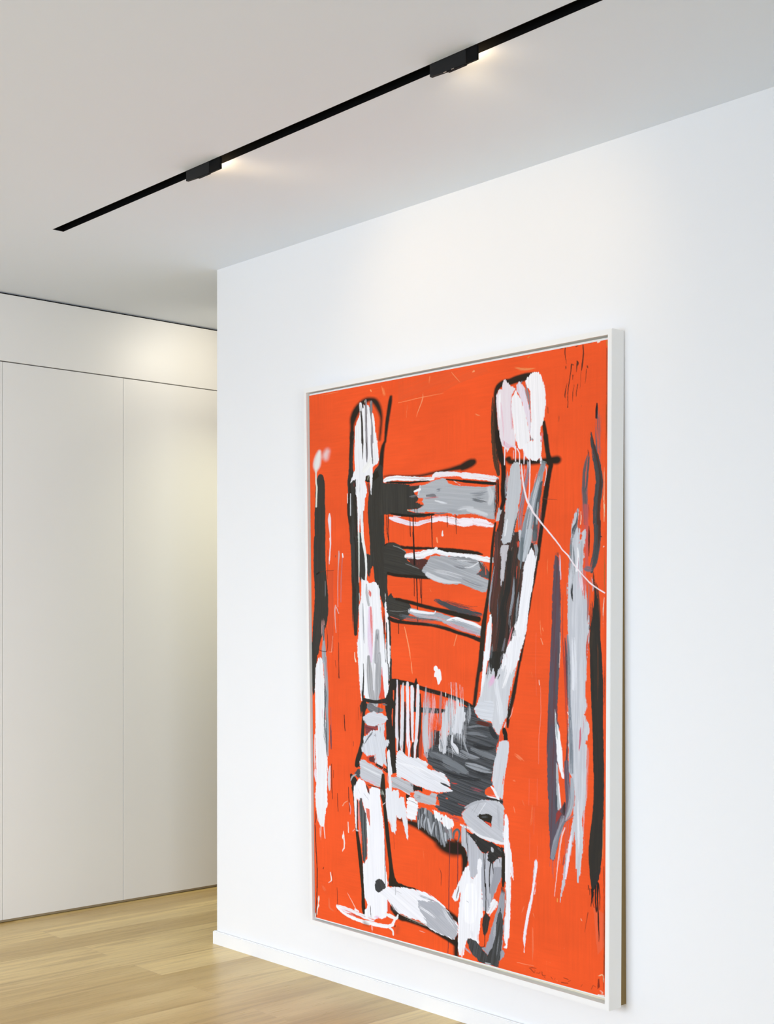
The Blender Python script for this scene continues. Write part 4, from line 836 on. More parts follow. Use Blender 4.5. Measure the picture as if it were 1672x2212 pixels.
P('339.1,896.4 358.3,896.9 394.5,904.7 415.9,915.2 442.5,932.7 438.3,938.3 415.8,938.6 394.4,933.4 365.5,917.2 343.5,909.1',0x6d7176,g=22,r=2,d=0.15,m=0.2)
S('352.3,910.8,2.8 380,918.1,5.6 401.6,923.4,4.1',0x34363a,d=0.35)
S('390.8,886.8,8.8 413.4,894,11.1 434.3,900.5,9.3 441,902.5,4.3',0x8b8f94,d=0.12,m=0.15)
S('426.9,888.4,8.8 446.1,895.8,10.9 463.7,898.6,7 471,898.7,2.7',0x8b8f94,d=0.15,m=0.15)
S('453.5,880.1,8.6 472.4,886.2,12.7 494,890.5,13.4 512.4,895.1,9.8',0x74787d,d=0.2,m=0.2)
S('438.7,915.7,7.1 457.8,918.9,14.1 479.6,923,13.5 499.6,925.9,6.9',0x8d9196,d=0.22,m=0.2)
S('383,913.9,11.7 405.8,919.5,16.2 428.3,927.8,13.3 443.1,935.5,5.9',0x74797e,d=0.22)
S('382.9,941.6,7.3 420.7,947.9,7.1 472.3,948.1,6.9',0x2a2c2f,d=0.25)
S('466.5,931.3,8.4 486.7,934.2,8.4',0x2d2f31,d=0.2)
S('261.5,740.1,5.6 261.2,780.5,5.6 260.6,821,5.6 259.2,902.3,6.9',0x2b2723)
S('277.1,784.7,3.1 277.3,819.6,6.2 275.8,860.1,7.1 273.9,907.5,6.2',0x2b2723)
S('290.7,805.1,2.1 291,838.6,3.7 292.8,874.5,3.1',0x2b2723)
S('300.1,881.8,7.5 296.2,898.3,9.1 296.8,915.7,7.7',0x3b2622)
S('318.7,763.2,3.6 319.1,789.6,6 318.6,822.8,6.9 316.1,862.9,7.5 312.1,896.6,9 310.5,915.5,7.6',0x352a25)
S('305.6,745.5,6.1 304.6,777.4,5.1 302.9,801.5,4.5',0x2b2320)
S('323,849,4.5 319.7,882.5,9 318.1,912,9',0xb8442c,d=0.3)
S('255.4,733.7,4.7 255.2,751.3,4.7 254.7,781,6.9 253.5,835.1,7.8 254,868.9,8.5 255.8,875.5,6.3 254.5,902.8,3.1',0xe3dce3,r=0.8,d=0.05,m=0.1)
S('272.8,738.8,3.1 270.7,753,7.7 270.2,779.9,8.4 269,833.8,9.3 267.6,871.7,9 266.6,885.3,9.4 268,906.7,4.4',0xe2e2e8,r=0.8,d=0.05,m=0.1)
S('284.3,738.1,6.1 284.2,752.1,8.6 284.9,792.2,7.7 284.4,839.1,8.9 285.2,872.6,9.3 286.3,885.9,9.9 287.5,899.3,6.2 286.9,914.1,4.3',0xf0eaf2,r=0.8,d=0.05,m=0.1)
S('296.5,746,7.6 297.6,759.3,9.8 296.9,791.3,8.5 297.4,831.3,7.6 297.2,858.1,6.1 298,876.7,4.6',0xeceaf0,r=0.8,d=0.05,m=0.1)
S('312.8,742.4,6.6 313,763.6,8.7 312,796.8,9.1 310.3,830.2,9.1 307.8,863.7,7 307,874.5,9 304.6,886.7,7.5 303.3,902.9,5.2 302.9,917.7,5.2',0xe4e2e8,r=0.8,d=0.05,m=0.1)
S('255.4,732.4,5.3 255.2,749.9,4.7',0x4a5058,d=0.35)
S('286.4,876.5,3 283.2,899.7,3.1',0xd06a80,d=0.45)
S('266.6,888,3.1 265.4,900.3,2.5',0x8a8a90,d=0.45)
S('337,747.5,11.9 336.6,762,16.3 335.2,801.6,17.9 333.8,841.4,19.4 334.4,881,18 336,906,12.1',0xb9bac2,d=0.3,m=0.15)
S('334.4,814.9,8.9 333.4,854.6,12 334.6,894.2,10.5',0xc4c6cd,d=0.1)
S('353.2,760.9,8.9 354.5,787,11.8 350.6,820.1,13.2 347.5,853.3,10.3',0xe6b8bc,d=0.55)
S('349,846.6,8.9 348.1,879.6,10.4 346.5,895.6,7.4',0x8d9094,d=0.5)
S('375.1,756.8,8.7 371.9,798.7,7.3 370.3,831.5,5.8',0xb77a78,d=0.55)
S('331.6,901.2,12.2 334.5,914.1,9.1',0xb9a0a4,d=0.55)
P('388.7,775.4 391.4,797.2 393.2,829.5 393.4,848.9 391.1,872.6 387.4,893.8 378.7,898.6 371.5,892.9 368.6,881.4 372.4,848.3 376.1,831 375.6,802.4 384.3,797.8',0xced0d5,r=2.2,g=92,d=0.2,m=0.12)
S('374.5,863.8,8.9 380.2,889.3,10.4',0x8d9196,d=0.55)
S('398.1,763,8.6 398.7,783.7,14.4 400,815.9,15.8 400.5,848.2,10.1',0xa9adb2,d=0.38,m=0.2)
P('417.2,768.8 420.7,768.6 421.5,784.5 434.7,788.7 436.7,812.8 430.3,830 426.1,847.1 406.2,850.3 402.7,837.7 408.5,819.1',0xd9dae0,r=2,g=92,d=0.12,m=0.1)
S('416.2,846.8,14.4 419,859.4,14.4',0x90949a,d=0.5)
S('403.4,853.2,3.4 401.9,870.2,7.3 407.5,879.9,14.6 411.8,886,14.6 417.4,893.1,4.4',0xd3d5da,d=0.22,m=0.1)
S('430.3,849.3,11.5 435.8,870.6,14.4 444.1,888.9,8.6',0x9fa3a8,d=0.52)
S('423.5,776.7,8.6 427.7,787.9,8.6',0xc88a94,d=0.5)
S('444.5,780.3,8.4 445.8,799.3,11.1 442.9,822.5,8.3',0xa4a8ad,d=0.5)
S('408,775.3,2.9 409.3,793.2,2.9',0xd86a6a,d=0.45)
S('386.6,754.8,2 386.6,763.8,2.9',0xdadcd8,d=0.3)
S('406.6,762.5,65.7 407.8,808.8,68.5 406.1,873.6,60.1',0xd4d6db,d=0.62)
S('348.7,763.8,35.4 346.9,827,38.5 345,893.1,29.7',0xcfc4cc,d=0.66)
S('401.4,964.6,4.1 415.7,966,6.8',0xc84038,d=0.4)
S('416.9,1009.3,1.7 426.8,1011.1,1.9 440.9,1012.2,1.3',0xb84a48,d=0.4)
S('389.6,1038.1,7.5 395.3,1042.5,6',0xe8582f,d=0.1)
S('399.6,1043.1,11.1 411.1,1044.6,12.4 423.9,1045.9,12.3',0xae4a50,d=0.4,g=90)
S('390.5,1001.3,2.8 387.6,1000.4,4.3',0xe8582f,d=0.2)
S('339.3,1103.1,0.8',0x2b2419)
P('492.2,964.7 499.4,959.6 505.4,967.4 504.4,977.8 491.3,975.9 487.6,973',0xe8582f,r=1)
S('445.3,969.1,4 461.9,970.7,6.7 481.1,974.5,5.4',0x9c4650,d=0.5)
S('487.9,979.9,4 501.4,981.2,6.5 518.8,981.9,6.5',0xece6ea,d=0.35)
S('500.1,959.2,3.4 508.1,967,7 514.8,978.7,7 519.4,990.6,4.2',0xf1f1f3,d=0.2)
S('489.2,986.7,2.6 508.1,987.2,3.1 526.7,989.5,3.9',0x26241f)
P('519.6,857.9 526.6,853.9 537.7,851.2 542.6,858.8 542.5,869.3 539.3,896 533.7,923 529.9,944.9 532.8,926.2 528.8,942.9 529.7,965.3 528.1,984.3 519.5,981.8 513.5,973.8 504.4,954.9 502.2,935 502.2,940.2 506,913.1 513.9,879',0xd2d4da,r=1.4,g=97,m=0.05)
S('512.5,863.3,2.9 515.3,870.9,2.9',0xb05a6a,d=0.4)
P('527.3,828.8 530.8,821.9 535.2,826.7 539.9,839.4 540.8,851.4 530.8,852.4 529.4,841.7',0x211d18,r=0.8)
P('519.6,844 525.2,838.2 529.4,848.3 525.2,854.7 519.6,854.6',0xe0502f)
P('251.7,915.3 256.8,905.2 261.5,902.7 269.3,904.6 278.5,912.3 286.1,914.9 301.4,916.5 313.5,915.8 322.5,920.8 333,920.2 339.2,926.8 337.6,937.6 358,939.8 379.9,945.6 389.3,953.6 393.5,962.7 397.8,969 397.1,973.6 387,971.1 402.8,982 395.6,984.9 366.6,990.5 343,988.4 322.1,984.6 301,980.2 270.3,969.6 256.3,967.3 251.7,963.8 253.6,955.9 250.6,941.3',0xe6e7ec,r=1.8,g=22,m=0.07)
S('256.6,933.8,4.3 298.2,938.3,7.1 335.8,947.1,5.7',0xf4f4f7,d=0.35)
S('267.5,935.2,2.8 292.1,937.7,2.2',0xc4c6cc,d=0.5)
S('373.3,967,2.5 384.1,970.1,5.1 397.8,974.2,2.8',0x3a3a3c,d=0.15)
S('313.3,954.7,2.8 357.9,961.1,2.8',0xc9cbd0,d=0.5)
P('237.8,970.3 256.3,967 274.9,973 291.8,975.6 301.7,981.7 299.3,996.8 285.5,1004.7 277.8,1001.1 256.1,995.2 238.1,992.8',0xb9babf,r=1.4,g=18,m=0.1)
S('240.5,985.7,4.5 259.3,991.4,5.9 277.9,995.7,4.4',0xdba8bc,d=0.4)
S('291.8,977.6,6.2 299.4,983.3,9.2',0x4a4a4c,d=0.4)
P('299.4,980.6 322.1,984.3 325.1,993.3 313,992.2 300.9,995.2 297.8,990.3',0x26221d,r=1.2)
P('277.8,1005.1 291.6,1005.9 282.3,1018 278.4,1025.4',0x2a2119,s=1)
S('270.1,999.4,1.2 291.6,1007.3,1.5',0xe8d8d8,d=0.2)
P('300,1006.1 303.9,994.8 311.5,992.7 321.3,996.5 337,1000.9 345.2,997.8 348.9,994 362.1,994.8 360.9,1004.2 357.6,1020.8 347.2,1022.1 335.4,1021.1 312.8,1020.4 305.3,1017.4 299.2,1009.6',0xbabbc0,r=1.4,g=12,m=0.08)
S('311.4,1007.2,7 318.9,1007.5,5.6',0x94969a,d=0.4)
S('350.2,1020.3,1.4 369.3,1020.1,0.8',0xd8dade,d=0.3)
P('282.3,1015.3 288.5,1010.4 297.7,1009.8 303.8,1015 312.8,1027.8 311.2,1042.1 305.8,1051.6 303.4,1062.1 297.3,1064.4 292.7,1066.7 288.1,1064.5 282,1061.4 278.7,1042.9 279.9,1027.8',0xf3f3f5,r=2,g=10,m=0.03)
S('286.9,1018.7,1.5 300.7,1022.1,2.1 311.3,1027.3,1.2',0x9a9aa0,d=0.3)
S('230.9,905.3,3.8 230,916.3,8 231.3,946.3,8 233.4,983.5,8.4 233.9,981.1,8.4 234.8,1004.2,7.4',0xe6e7ec,r=0.8)
S('227.2,966.8,4.8 227.1,981.9,4.8',0xd88a80,d=0.4)
S('249.3,1067.8,3.5 266.5,1069.9,7.3 297.3,1073.2,14.6 320,1078.9,19.4 342.4,1089.3,21.2 357.2,1098.8,18.3',0x2a1f14,s=5)
S('370.3,1107.1,27.8 386.3,1112.2,35.5 405.1,1112.9,37.6 422.2,1109.8,28.7',0x231b12,s=8)
P('408.1,1091.4 422.3,1098.1 432.2,1106.8 439.1,1118.5 440.7,1141.5 433.4,1155.9 427,1168.2 425.7,1124.8 410.8,1126.2',0x231b12,s=4)
S('426.4,1111.7,12 434.8,1129.7,13.3 434.8,1145.2,8.3 427.6,1167.4,2.7',0x231b12,s=2)
P('219.7,1001.5 226.1,996.9 235.6,1001.4 239.5,1005 245.4,999.4 249,1000.9 257.7,997 259.1,1018.6 264.5,1014.4 270.8,1014.9 276.4,1031.1 280.5,1063 282.7,1095.2 282.4,1114.9 278.6,1106.7 272.6,1086 266.8,1062.4 263.4,1067.3 257.1,1066.6 250.9,1062.4 249.3,1100.7 246.6,1106.3 238.3,1100.5 233.4,1078.6 227,1078.2 221.3,1044.6',0xe9eaef,r=1.5,g=86,m=0.07,c=0xd4d6da)
S('227.9,1073.9,3.3 237.3,1088.9,3.3',0xeab8b0,d=0.4)
P('310.4,1036.8 321.8,1029.8 333.8,1033.4 342.7,1037.3 357.5,1043.1 370.6,1058.2 386.6,1066.2 401,1070.4 402.3,1089.8 387.9,1096.2 385.6,1105.8 380.5,1114.8 371.8,1108.2 358.6,1097.2 342.4,1092 333.5,1082.8 321.5,1078 312.4,1082.9 306.5,1065.7',0x4b4d51,r=2,g=84,m=0.4,c=0x808488)
S('313.3,1063.2,3 312.5,1075.5,4.3 313.6,1083.3,2.5',0xa9adb3,d=0.25,m=0.25)
S('323.2,1048.3,3.6 320.8,1064.7,3.7 322.7,1077.8,2.2',0xa9adb3,d=0.25,m=0.25)
S('332.3,1033.6,5.9 330,1044.6,5.9',0xa9adb3,d=0.25,m=0.25)
S('332.2,1053.6,3.5 327.6,1069,3.6 329,1083.5,2.2',0xa9adb3,d=0.25,m=0.25)
S('338.1,1056.7,4.6 342.5,1077.3,6.2 346.9,1088.6,4.7',0xa9adb3,d=0.25,m=0.25)
S('354.4,1062.1,4.3 349.9,1078.7,4.3 346.9,1088.6,4.3',0xa9adb3,d=0.25,m=0.25)
S('358.8,1069.3,3 359,1093.2,2.4',0xa9adb3,d=0.25,m=0.25)
S('369.1,1059.7,7.6 373.4,1077.5,6.1 376.3,1094.2,6.1 381.3,1113.1,3.7',0xa9adb3,d=0.25,m=0.25)
S('383.6,1083.8,6 385,1099.3,3.6',0xa9adb3,d=0.25,m=0.25)
S('392.3,1070.5,7.5 395.2,1081.8,9 397.3,1094.6,6',0xa9adb3,d=0.25,m=0.25)
S('383.6,1073.2,6.1 390.8,1081.2,9.1',0x7a7076,d=0.3)
P('350.9,1033.5 359,1034.2 369.2,1036.6 376.5,1041.5 386.7,1041.2 401.1,1048.1 407.5,1055 404.6,1065.9 393.8,1072.2 385.1,1067.7 379.3,1066.7 375,1060.1 366.2,1056.2 357.4,1049.7',0xf1f1f3,r=2.2,g=80,m=0.05)
S('375,1048.3,2.2 373.5,1052.5,2',0x7a1a20)
S('405.2,1091.9,2.9 405.9,1080,6.1 410.3,1071.5,5.5 416.7,1069.1,5.8 420.9,1076.2,5.9 419.4,1086.9,4.2 415.9,1096.6,2.7',0x5c5f62,d=0.15,m=0.3)
S('408,1088.8,2.5 413.8,1083.9,2.5',0xd8533a,d=0.2)
S('395.8,1092.2,2 395.2,1123.8,1.8 394.1,1163.5,1.5 393.1,1204,1.5 393.2,1186.3,1.5 392.2,1252.5,1.8 391.1,1325.6,1.5 389.5,1359.2,1.5',0x5c2c38)
S('416.3,1097.8,1.4 416.1,1146.2,1.7 415.4,1199.4,1.5 415.9,1194.9,1.1',0x5c2c38)
S('243.4,1107.2,0.8 244.3,1142.7,1',0x8a3020)
S('368.6,1165.7,1.2 372.9,1180.8,1.8 372,1207.5,1.2',0x8a3422,d=0.3)
S('231.5,1111.9,0.9 258.3,1121.1,0.8',0xe8582f)
P('115.9,976.9 120.2,974.2 126.8,980.5 132.7,982.6 137.7,989.7 129.9,1011.9 123.1,1013.5 118.2,996.4',0x2b2721,r=0.8)
P('129.5,972.4 138,961.5 148.8,959.5 147.8,980 140.2,983.7 132.8,978.3',0x4c4d50,r=1.2)
P('130.5,949.7 146.4,947.9 145.5,955 135.5,957.6',0x2a2620,s=1)
S('117.4,992.3,3.1 123.5,981.6,4.4 133.6,976.1,4.1',0xa9acae,d=0.3)
S('123.2,1009.9,6.9 127.6,1034.8,5.9 130.6,1069.7,6.2 134.2,1111.6,7.6 139.4,1146.2,10.4 144,1180.7,11.4 147.9,1215.4,11.4 151.1,1253.6,9.3 148.8,1209.5,8.6 150.8,1241.6,7.6 151.8,1276.9,9.3 153.1,1305,11.5 157.2,1321.1,10.6',0x2c2318,s=1)
P('142.7,985.5 150.2,986.7 160.1,991 163.3,1004.6 173,1020 173.9,1007.3 181.4,1000.8 196,1000.2 204.8,1004.5 203.9,1021.3 207,1037.4 209.7,1057.8 213,1078 215.9,1112.1 216.4,1146.7 218.5,1187.9 224.6,1226.9 224.8,1238.5 224,1235.2 227.2,1238.7 225.4,1269.7 223.5,1299.3 220.2,1311.2 205.6,1320 194.2,1319.8 187.6,1325.5 176.2,1323.9 164.6,1325.1 157.1,1322.5 159.8,1306.3 164.9,1293.9 157.6,1278.5 154.6,1248 154.2,1205.6 154.1,1228.4 152.2,1194.8 158.9,1190.7 165.2,1176.9 165.2,1141.7 163.1,1099.9 161.8,1069.2 156.1,1056 151.4,1032.8 145.6,1032.3 141.6,1045.5 136.3,1035 135.1,1076.1 133.9,1111.7 130.5,1110.1 127.6,1063.1 126.1,1018 130,1002',0xf3f3f7,r=1.3,g=88,m=0.03)
P('145.6,1032.3 150.6,1032.7 154.5,1053.5 162,1069.2 164,1099.7 165.3,1134.6 164.6,1169.9 157.2,1193.1 151.5,1186.4 150.2,1144.3 147.4,1095.4 143.5,1072 143.3,1043.8',0x424344,r=1.3,g=88,m=0.25,c=0x6a6d6e)
S('139.7,1038.7,4.1 140.7,1068.2,5.8 143.2,1103.1,4.4 146.1,1145,2.7',0xe08a84,d=0.25)
S('145.1,1074.6,4.1 148.9,1109.2,3.4 149.5,1137.3,1.7',0xd0d4d6,d=0.35)
P('161.9,1055.9 173,1056.3 174.9,1077 175.1,1105 170.7,1090.3 165.9,1075.6',0xe8705c)
P('135.5,1036.5 138.8,1041.7 137.3,1104 134.7,1111.5',0x2e2c2c,d=0.2)
S('133.8,1114.5,5.2 138.9,1115.1,3.7',0xc8ccd0,d=0.3)
P('162.5,994.2 171.5,1004.9 173.8,1019.9 168.1,1015.1 164.1,1004.5',0x3c3c3c,d=0.15)
S('168.3,996.9,2.4 197.6,1000,3.5 213.7,999.2,2.2',0x2e2c2a,d=0.45)
S('163.4,992,2.4 181.4,995.2,2.1',0xe8582f,d=0.2)
S('138.3,1009.3,1.4 148.1,1026.3,1',0xb9bbc2,d=0.4)
S('156.5,1019.5,1.7 171.2,1034.2,1.3',0xc4c6cc,d=0.4)
S('217.1,1125.8,1.3 217,1174.3,1.6 217.4,1239.5,1.3 217.7,1193.5,1.3 217.6,1235.1,1.6',0x55565a)
S('218.9,1146.2,2 220.8,1201.3,1.6',0xd84a3a)
P('146,939.9 151.7,937 160.4,936.8 169.1,942.4 181.2,944.7 201.7,952.5 215.3,956.7 210.9,952.7 212.5,958 217.2,972.6 215.7,989.3 212.1,1000.8 202.5,998 189.6,995.5 165.1,989 146.1,983',0xc9cbd1,r=1.6,g=16,m=0.08)
S('165.1,986.2,4.5 194.5,990.7,5.9',0xdcb4c4,d=0.5)
S('155.5,955.2,4.6 181.7,963.2,4.5 206,968.5,4.5',0xdcdee2,d=0.4)
S('230.9,907.1,5 229.5,915.9,9.2 232.6,937.2,8.5 236.3,960.2,8.5',0xe6e7ec,r=0.8)
S('214,967.5,8.1 212.9,997.9,14.6 213.6,1017.2,14.7 216.6,1038.8,9.2 221.1,1076.8,10.8 225.5,1117.4,11.5 230.7,1157.9,10.9 235.2,1191.6,11.5 237.4,1211.9,16.5 238.9,1222.6,24.8',0x2c261c,s=1)
S('208.8,1006.8,8.3 213.6,1017.2,10',0xb9bcb0,d=0.6)
S('211.8,1040.9,1.1 219,1034.3,1.4',0xeeeef0)
P('227.2,1236 229.8,1211.9 229.2,1191.3 238.8,1189.4 241,1205.6 246.4,1216.9 255.8,1223.3 265.5,1223.4 281.1,1227 281,1230.5 244.7,1233.5',0x2b241a,r=0.8)
S('241.6,1231.7,6.8 262.1,1226.1,6.5 273.1,1228,5 296.2,1227.6,3.8 311.5,1228.5,1.5',0x2b241a,s=0.8)
P('195.9,1223.9 206.5,1223.5 216.1,1231 220,1238.8 215.9,1246.6 206.2,1252.1 197.2,1258.9 189.1,1253.6 186.5,1241.5 190.2,1229.5',0x3f3f40,r=1,g=60,m=0.2)
S('233.3,1286,10.1 256.9,1302.9,14.6 280.2,1305.1,12.1 310.9,1309,9.1 341.1,1313.5,9.1 370.7,1319.8,12.1 392.6,1325.2,15.1 411.3,1331.3,16.6',0x291e14,s=3)
S('412.8,1311.1,8.8 412,1331.1,13.2 411.2,1351.1,13.2 410.9,1361.7,11.8',0x291e14,s=5)
S('382.7,1257.2,4.7 398.6,1266.9,10.8 414.4,1276.5,13.8',0x2b1e13,s=4)
S('253.5,1331.3,9.2 250.2,1343.1,7.7',0xb8482a,s=8,a=0.5)
P('196.4,1260.5 206.2,1251.4 220.8,1241.5 227.2,1236.7 238.4,1235.8 247.9,1233.8 273,1230.7 296.2,1228.7 311.5,1229.6 331.1,1230.9 349,1236.5 368.2,1245.8 382.7,1254.6 398.6,1270.9 411.5,1282.5 416,1291.9 414.5,1308.1 405.6,1323.7 385.3,1320.3 356,1316.7 333.6,1309.8 311,1300.8 280.3,1297.6 256.9,1296 241.2,1288.4 225.4,1269.7 225.4,1269.7 209.3,1264.7',0xf0f0f4,r=1.6,g=28,m=0.05)
P('309,1253.8 323.4,1250.7 356.4,1247 369.6,1249.5 382.7,1257.2 400,1273.2 414.3,1291 414.3,1308.1 405.6,1323.4 385.3,1319.7 356,1315.3 335.1,1308.1 329.2,1293.3 320.2,1279.1 311.2,1267.6',0xb9bbc1,r=2,g=33,m=0.15,c=0xa2a4ac)
S('320.4,1257.5,9 348.9,1262,16.9 363.6,1272.1,14.2',0xacaeb6,d=0.2,s=3)
S('376.9,1258.5,7.9 391.4,1277.8,11 407.2,1294,6.3',0xd3d5da,d=0.3)
S('317.3,1268.9,6.2 341.3,1277.1,6.2 356.1,1284.5,4.7',0xe6e7eb,d=0.45)
S('382.7,1258.6,3.1 398.6,1272.2,6.3 414.4,1287.1,3.7',0x3a3a3a,d=0.5)
S('331,1243,5.9 356.4,1245.7,4.4',0x8a8c90,d=0.5)
S('344.5,1241.5,3 360.8,1246,3',0xe2b0c4,d=0.4)
S('314.4,1241.2,5.8 334,1242.4,5.8',0xb4b6bc,d=0.5)
S('234.9,1275.9,6.8 242.8,1288.1,13.6 253.8,1295.3,10',0x5a5a5e,d=0.5)
S('261.6,1299.1,6.1 288,1302.7,7.6 314,1304.9,7.4 341.1,1306.7,7.3',0xaeb0a4,d=0.62)
S('247.2,1234.7,1.6 247,1252.6,1.3',0xb4b4ba)
S('249.5,1242.5,1.3 263.6,1246.4,0.9',0xb4b4ba)
S('313.9,1323.9,1.8 330.5,1325.4,1.2',0xf0b0a0,d=0.3)
P('224.5,1269.8 231.7,1276.6 232.3,1295.9 223.2,1299.3',0xe0523a,d=0.15)
S('72,1315.5,6.5 85,1317,8 105.7,1317.6,8 126.1,1320.9,9.1 147.9,1324.6,10.2 164.6,1325.1,11 181.1,1327,9.5',0xf1edf0,d=0.12,m=0.06,r=1.5)
S('71.9,1318.2,7.2 84.9,1326.5,7 105.5,1333.4,7.7 131,1337,8.6 156.1,1338.4,9.2 181,1336.9,10.5 205.5,1336.2,9.4 224.8,1333.1,8.2 237.6,1326.6,7 242.5,1317.2,5.9 244.4,1310.5,5.2',0xf4f2f3,r=1.5)
S('85,1318.5,10 105.6,1322.6,11.5 126,1325.2,8.1',0xeedfe6,d=0.4)
S('103.8,1328.8,2.1 119.2,1326.8,3.8 132.8,1329.5,2.3',0xd8503c,d=0.25)
S('129.4,1327.3,2.5 147.9,1328.9,2.8',0xd04a38,d=0.25)
S('220.2,1305.6,7.8 234.6,1307.9,9.3 248.9,1308.8,7.3 253.7,1299.5,3.5',0xf2f1ee,r=1.5)
S('228,1335.8,4.9 235.9,1338.8,5.7 239.1,1342.9,4.8 239.7,1350.4,4',0xf3f1ee)
S('127.9,1313.7,5.6 138,1315.7,3.3',0xf1eaee)
S('161.4,1310.2,10.4 162.9,1324.1,10.4',0xf4f4f6,d=0.2)
S('173.1,1294.9,2.7 173.8,1311.7,2.7 175.4,1322.7,1.7',0x55504e,d=0.3)
S('189.3,1319.5,8.5 197.5,1317.7,8.4',0xe8c4d8,d=0.5)
S('182.6,1339.4,21.9 182.5,1354.9,20.3',0xf0ccc4,d=0.72)
S('156.1,1341.2,9.8 166.1,1343.2,6.5',0x5c2c18,s=6,a=0.6)
S('245.6,1326.2,3.1 243.9,1332.1,3.1',0x3a2a1c,d=0.5)
P('426.7,1053.8 439.3,1069.3 450.5,1074.5 458.8,1087.9 469.8,1102.7 479.4,1111.2 485.5,1112.7 488.9,1110.8 493.7,1103.5 498.4,1115.4 505.1,1129.4 511.8,1121.2 521.2,1114.4 525.9,1114.2 526.8,1125.3 527.4,1144.2 525.8,1157.1 522.5,1170.4 526.5,1147.1 522.5,1163.1 515.8,1177.1 507.7,1199.1 502.2,1210.5 499.5,1228.9 494,1243 487.9,1241.8 480.4,1240.9 476.4,1208.3 474.4,1183 474.5,1144.4 475.1,1147.9 466.8,1159.8 455.7,1173.6 447.6,1170.7 444.6,1147.3 439.8,1122.3 435.2,1107.5 425.1,1102.8',0xbcbec5,r=1.4,g=88,m=0.07)
P('502.4,1139.1 527.6,1134.3 526.8,1150.9 522.5,1163.1 515.8,1177.1 507.7,1199.1 502.2,1215.6 499.5,1221.3 498.2,1190.9 503.7,1154.1',0x9d9fa7,r=1,g=100,m=0.05)
P('474.5,1144.4 483.4,1142.7 486.7,1180.5 485.2,1232.1 480.4,1233.1 476.7,1195.4',0xaeb0b8,r=1,g=90)
P('439,1149.6 444.7,1146 447.6,1170.7 455.7,1173.8 466.8,1159.8 465.5,1142 467.6,1128.8 472.5,1125.3 476.8,1129.6 475.1,1154.3 475.4,1144.2 475.1,1170 476.7,1197.9 479,1233.4 479,1252.8 473.4,1266.9 470.9,1286.9 466.7,1306 469.8,1315.6 466.4,1319.7 453.9,1315.6 441.3,1313.5 436.3,1323.8 432.7,1340.4 429.8,1351.6 424.1,1356.4 418.7,1356.4 416.7,1332.6 416.6,1273.4 420.3,1233.2 423.3,1209 416.1,1231.5 411,1235.9 400.3,1227 414.8,1196.4 426.2,1173.2 433.4,1156.2 432.3,1156.1',0xf1f1f4,r=1.6,g=92,m=0.05)
S('410.5,1206.5,5.5 406.1,1220.5,4.1',0xe8b4c4,d=0.5)
S('419.1,1198.1,1.9 411.8,1229.8,2.8',0x4a2a28,d=0.5)
S('427,1340.5,8.5 424.1,1358.3,8.5',0xf0c8c4,d=0.6)
P('438.9,1188.9 450.1,1184 461.2,1186.9 465.6,1210.6 465.2,1242.9 458.9,1270.3 446.3,1279.9 435.1,1275.7 431.6,1243.8 431.8,1211.2',0xf8f8fb,s=2)
S('452.6,1291.2,11.8 455.3,1310.1,8.8',0xe4e5e9,d=0.4)
S('438.7,1227.9,1.2 443,1229.6,1.5',0xb9bbc0)
P('501.6,1211.9 506.3,1208.3 511.7,1212.3 517,1213.7 512.3,1227.4 503.5,1239.5 494.7,1248.2 487.9,1244.3 496.8,1232.1',0xf0f0f3,r=2,g=118,d=0.12)
S('491.4,1212.8,2.8 494.1,1232.7,2.9',0x94969e,d=0.3)
P('525.1,1182.8 532.4,1188.9 533.3,1221.5 529.3,1247.7 527.9,1292.5 526.2,1317.1 532.2,1324.5 530.5,1332.5 524.9,1337.8 519.5,1344.9 507.4,1348.7 491.1,1339.4 474,1325.6 485,1320.9 492.5,1306.2 500.8,1273.4 514.3,1228.2',0x9b9da5,r=1.2,g=100,m=0.06)
S('526.4,1177.5,7 529.1,1193.3,8.4',0x2f2d2c,d=0.4)
P('521,1232.5 525.7,1239.7 528.7,1254.2 527.9,1279.8 525.2,1312.2 520.8,1338.8 517,1359.6 501.9,1359.1 482.8,1360.2 467.9,1358.9 464.9,1353.2 452.4,1346.6 444,1332.4 438.1,1319.4 440.1,1313.5 447.6,1310.6 460.8,1313.9 473.3,1323.8 489.7,1338.4 500.7,1318.3 511.5,1290.1 509.6,1265 515.6,1244.5',0x3b3b3a,r=1.2,g=100,m=0.2,c=0x55585a)
S('521.7,1226.6,2 522.4,1232.8,2.2',0x20201f)
S('511.6,1251.8,4.1 509.5,1275.2,5.4 503.4,1304.8,4',0xc4c6cb,d=0.5)
S('520.9,1275.1,2.7 515.5,1314.6,2.7 511.4,1341.2,2.7',0x7c7f82,d=0.62)
S('522.2,1300.2,2.7 518.8,1339.3,2.7',0xa9abb0,d=0.6)
S('485.6,1356.9,4.2 497.9,1357.6,4.2',0xb9bcbe,d=0.5)
S('434.1,1336.1,4.6 449.6,1344,4.6',0xb0a6b2,d=0.3)
P('485.9,1242.9 492,1249.2 497.4,1253.1 494,1268.6 489.8,1286.3 484.1,1297.3 480.2,1293.7 476.5,1272.7 479,1256.6',0x36302d,r=0.8,g=100,m=0.3)
S('483.7,1296.7,1.7 482.9,1319.5,1.6 474,1324.7,1.7',0x241d1a)
P('427.1,1032.4 431.1,1024 443.7,1011.8 461.8,997.6 478.3,992 494.6,990.1 510.8,990.8 526.7,995.8 531.7,1003.8 530,1024.1 531.7,1042.7 529.3,1061.9 530.3,1074.3 530.6,1080.6 507.9,1078.2 487.6,1077.8 469.9,1072.5 458.8,1069.9 446.3,1059.1 433.8,1048.2',0xc3c5cb,r=1.5,g=30,m=0.06)
S('435.3,1015.6,3.7 461.8,1000.2,6.2 486.5,994.1,3.7',0xb4b6bc,d=0.2)
